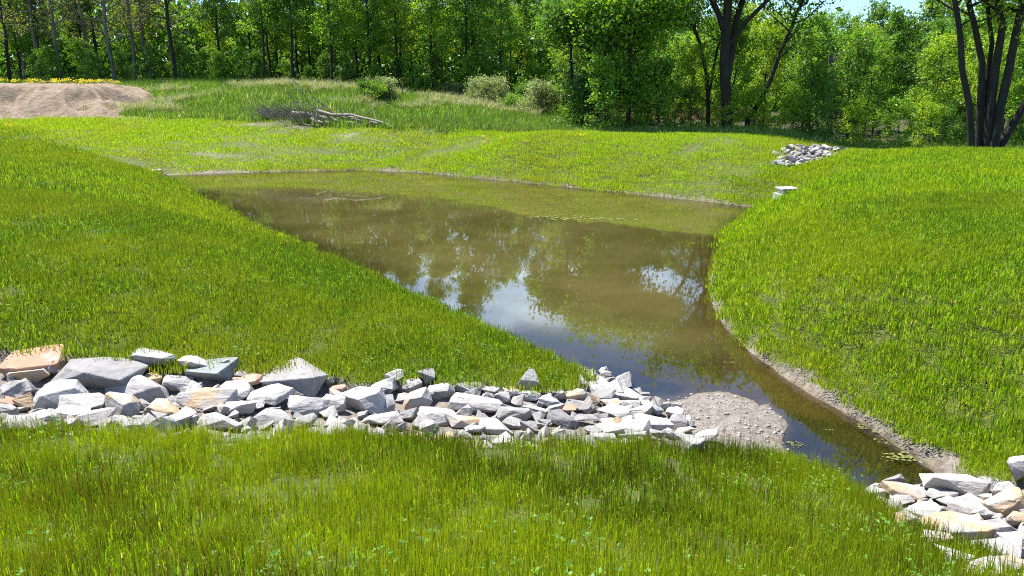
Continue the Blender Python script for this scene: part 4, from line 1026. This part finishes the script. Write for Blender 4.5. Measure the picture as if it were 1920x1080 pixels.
# undergrowth along the left wood's edge
X = -62
while X < 8:
    d = 83.5 + tr.uniform(-1.5, 3.5); k = tr.choice((1, 1, 0, 3))
    plant('sapling', sap[k], (X, d, zat(X, d)), tr.uniform(0, 6), tr.uniform(.4, .8), 'leafy sapling at the shaded foot of the left wood', 'sapling', 'saplings at the foot of the left wood')
    X += tr.uniform(1.6, 3.4)
LH = [10.5, 9.5, 11.5, 9, 12]
# right wood: lighter, lower trees close behind the far bank
row = 0
for d0, step in ((44, 2.3), (50, 2.6), (58, 3.0), (68, 3.2)):
    X = 2.5 + (d0 - 44) * .12
    while X < d0 * .80:
        d = d0 + tr.uniform(-1.8, 1.8); k = tr.randrange(5); px = 960 + 1400 * X / d
        gap = 1440 < px < 1580 or 1245 < px < 1300
        ck = ['fresh green', 'yellow green', 'fresh green', 'dark green', 'yellow green'][k]; nm = ['first', 'second', 'third', 'last'][row]
        s = tr.uniform(.75, 1.05) * (1 + .1 * row)
        if gap: s *= .72
        s = min(s, tr.uniform(.85, 1.05) * (6.0, 6.9, 7.8, 8.6)[row] / LH[k])
        if 1150 < px < 1310: s *= .85
        if not (px < 1120 and d0 < 55):
            plant('slender_tree', light[k], (X, d, zat(X, d)), tr.uniform(0, 6), s, f'slender {ck} tree in the {nm} row of the right wood', 'tree', f'slender {ck} trees, {nm} row of the right wood')
        X += step * tr.uniform(.7, 1.3)
    row += 1
X = 5.0
while X < 36:
    for d in (41.5 + tr.uniform(-1, 1.5), 46 + tr.uniform(-1, 1.5)):
        if 960 + 1400 * X / d > 1130:
            k = tr.randrange(4); plant('sapling', sap[k], (X, d, zat(X, d)), tr.uniform(0, 6), tr.uniform(.35, .7), 'leafy sapling growing at the edge of the right wood', 'sapling', 'saplings at the edge of the right wood')
    X += tr.uniform(1.2, 2.4)
# single trees one can name
def path_px(pts, dist, dy=0):
    """a stem through photo positions at about one distance (real 3D points)"""
    return np.array([[ (ray(px, py) / ray(px, py)[1] * (dist + dd))[0], dist + dd, CAMZ + (ray(px, py) / ray(px, py)[1] * (dist + dd))[2]] for px, py, dd in pts])
def hero(name, seed, stems, kind, barkm, label, **kw):
    base = np.array(stems[0][0][0]); base = np.array([base[0], base[1], zat(base[0], base[1])])
    tr_ = [(P - base, rad) for P, rad in stems]
    W, (V, Q, T) = grow_tree(seed, H=0, r0=0, trunks=tr_, **kw)
    e = empty(name, tuple(base)); tag(e, label, 'tree'); link('trunk', W.mesh('trunk', M[barkm], True), e); link('crown', npmesh('crown', V, Q, M['leaf_' + kind], {'tone': T}), e)
def extend(P, to_z, r, n=5, lean=(.4, .2)):
    q = P[-1]; E = [q + np.array([lean[0] * (i + 1) * .5 + r.normal(0, .12), lean[1] * (i + 1) * .5, (to_z - q[2]) * (i + 1) / n]) for i in range(n)]
    return np.vstack([P, E])
rr_ = np.random.default_rng(9)
def stem(pts, dist, r0, r1, top, lean=(.3, .1)):
    P = extend(path_px(pts, dist), top, rr_, 5, lean); return (P, np.linspace(r0, r1, len(P)))
hero('oak_tree', 801, [stem([(1363, 275, 0), (1363, 200, 0), (1358, 120, 0), (1362, 50, 0), (1366, 0, .2)], 41, .33, .05, 11, (.1, .3)),
    stem([(1363, 150, 0), (1372, 100, .2), (1380, 40, .5), (1395, -10, .8)], 41, .2, .04, 11.5, (.7, .2)),
    stem([(1358, 60, 0), (1345, 20, .3), (1325, -20, .6)], 41, .17, .04, 10, (-.1, 0)),
    stem([(1364, 90, 0), (1400, 40, -.4), (1440, 0, -.8)], 41, .12, .03, 11, (1.2, 0))],
    'spring', 'bark', 'tall dark trunked tree forking high up, standing just behind the far bank', crown0=.42, spread=2.1, nb=60, leaf_n=14, leaf_s=.11, sig=.36, sub=6, fill=.62, updir=.5)
hero('leaning_tree', 802, [stem([(1398, 272, 0), (1402, 225, 0), (1425, 190, 0), (1445, 150, 0), (1462, 100, 0), (1485, 50, 0)], 42.5, .16, .03, 10.5, (.4, 0))], 'deep', 'bark', 'thin tree with a crooked leaning stem right of the tall forked tree', crown0=.35, spread=1.8, nb=26, leaf_n=12, leaf_s=.09, sig=.3, sub=5)
hero('thin_tree', 803, [stem([(1326, 268, 0), (1328, 200, 0), (1325, 140, 0), (1312, 80, 0), (1300, 50, 0)], 43, .12, .03, 9, (-.6, 0)), stem([(1327, 190, 0), (1338, 130, 0), (1345, 90, 0)], 43, .08, .03, 9, (.3, 0))], 'deep', 'bark', 'thin forked grey tree left of the tall dark trunk, few leaves', crown0=.3, spread=1.7, nb=26, leaf_n=6, leaf_s=.08, sig=.3, sub=6)
hero('young_tree', 804, [stem([(1177, 262, 0), (1179, 180, 0), (1181, 100, 0), (1180, 45, 0)], 42, .14, .06, 7.8, (.1, .1)), stem([(1180, 80, 0), (1165, 55, 0)], 42, .08, .03, 7.8, (-.5, 0)), stem([(1181, 95, 0), (1200, 60, 0)], 42, .08, .03, 7.6, (.7, 0))], 'spring', 'bark', 'straight young tree with bright fresh leaves, left of the gap of sky', crown0=.1, spread=2.3, nb=60, leaf_n=18, leaf_s=.10, sig=.38, sub=6, updir=.35)
hero('bushy_tree', 805, [stem([(1100, 262, 0), (1098, 200, 0), (1110, 130, 0), (1098, 70, 0)], 44, .13, .05, 7.4, (-.2, 0)), stem([(1108, 262, 0), (1120, 220, 0), (1128, 150, 0), (1135, 80, 0)], 44, .09, .03, 7.5, (.2, 0)), stem([(1095, 262, 0), (1078, 220, 0), (1072, 150, 0), (1070, 80, 0)], 44, .09, .03, 7.5, (-.2, 0))], 'deep', 'bark', 'dense dark leaved tree with several stems, leftmost at the end of the far bank', crown0=.14, spread=2.1, nb=44, leaf_n=15, leaf_s=.10, sig=.34, sub=5, updir=.3)
stemsB = [([(1822, 285, 0), (1818, 200, 0), (1804, 130, 0), (1800, 60, 0), (1790, 0, 0)], .15, (-.4, 0), 13), ([(1836, 285, .3), (1838, 200, .3), (1842, 120, .3), (1830, 60, .3), (1815, 0, .3)], .16, (-.5, .2), 14),
          ([(1852, 285, 0), (1858, 200, 0), (1868, 120, 0), (1880, 50, 0), (1868, 0, 0)], .19, (-.2, 0), 15), ([(1862, 285, -.2), (1876, 200, -.2), (1892, 130, -.2), (1905, 60, -.2), (1918, 0, -.2)], .2, (.5, 0), 15),
          ([(1868, 285, .2), (1895, 240, .2), (1925, 190, .2), (1960, 120, .2), (1990, 40, .2)], .18, (.9, 0), 13), ([(1850, 285, .5), (1848, 180, .5), (1860, 80, .5), (1850, 0, .5)], .11, (0, .4), 14)]
hero('maple_tree', 806, [stem(p_, 33, r0, .05, top, ln) for p_, r0, ln, top in stemsB], 'lime', 'bark', 'big tree of six dark stems splayed from one base at the right edge', crown0=.33, spread=2.8, nb=84, leaf_n=13, leaf_s=.09, sig=.4, sub=5, updir=.5)
# broken snag
A = Acc(); P = path_px([(1556, 280, 0), (1556, 200, 0), (1558, 150, 0), (1557, 100, 0)], 47); A.add(*tube(P - P[0], [.2, .18, .17, .13], 8)); P3 = path_px([(1558, 160, 0), (1565, 110, 0), (1568, 98, 0)], 47); A.add(*tube(P3 - P[0], [.1, .06, .01], 6))
o = link('tree_snag', A.mesh('tree_snag', M['bark_grey'], True)); o.location = tuple(P[0]); tag(o, 'broken leafless grey trunk with a split top among the right trees', 'dead tree')
# shrubs
for px, py, s, k, lab in [(722, 176, 1.0, 2, 'round pale green shrub on the hill crest'), (705, 180, .8, 0, 'small green bush touching the round pale shrub'), (856, 178, 1.15, 2, 'cream flowering shrub at the wood edge right of the round pale shrub'),
                          (905, 188, .8, 0, 'low green bush right of the cream flowering shrub'), (690, 176, .7, 1, 'dark little bush left of the round pale shrub'), (1050, 200, .9, 2, 'pale bush in the dry grass field')]:
    q = hit(px, py + 10); plant('shrub', bush[k], tuple(q), s * 3, s * .8, lab, 'shrub', sz=s * .62)
for i, (px, d) in enumerate([(960, 60), (985, 63), (1010, 58), (1035, 64), (1060, 60), (930, 66), (1075, 55), (1000, 70), (900, 70)]):
    plant('shrub', bush[i % 3], P2(px, d), i, .55 + .25 * (i % 3), 'low wild bush scattered in the field left of the dark leaved tree', 'shrub', 'wild bushes in the field')
plant('shrub', bush[1], P2(1098, 43), 1.0, 1.0, 'very dark bush at the foot of the multi stemmed dark leaved tree', 'shrub')

# far depth of the wood: one mass of foliage nobody could count
def far_wood():
    r = np.random.default_rng(99); n = 7500; ang = r.uniform(-.95, .95, n); d = np.where(ang < .08, r.uniform(104, 135, n), r.uniform(76, 110, n)); x = np.sin(ang) * d * 1.1; y = np.cos(ang * .6) * d
    hmax = np.where(ang < .08, 14, 7.5) * (.75 + .4 * vnoise(x, y, 9, 2)); z = 2.2 + hmax * r.random(n) ** 1.25
    V, Q, T = leaves(np.stack([x, y, z], 1), 26, 1.5, .42, r)
    tag(link('distant_wood', npmesh('distant_wood', V, Q, M['leaf_deep'], {'tone': T})), 'deep mass of the wood behind the rows of trees', 'wood', kind='stuff')
far_wood()
print('rocks', rock_n[0], 'objects', len(bpy.data.objects))
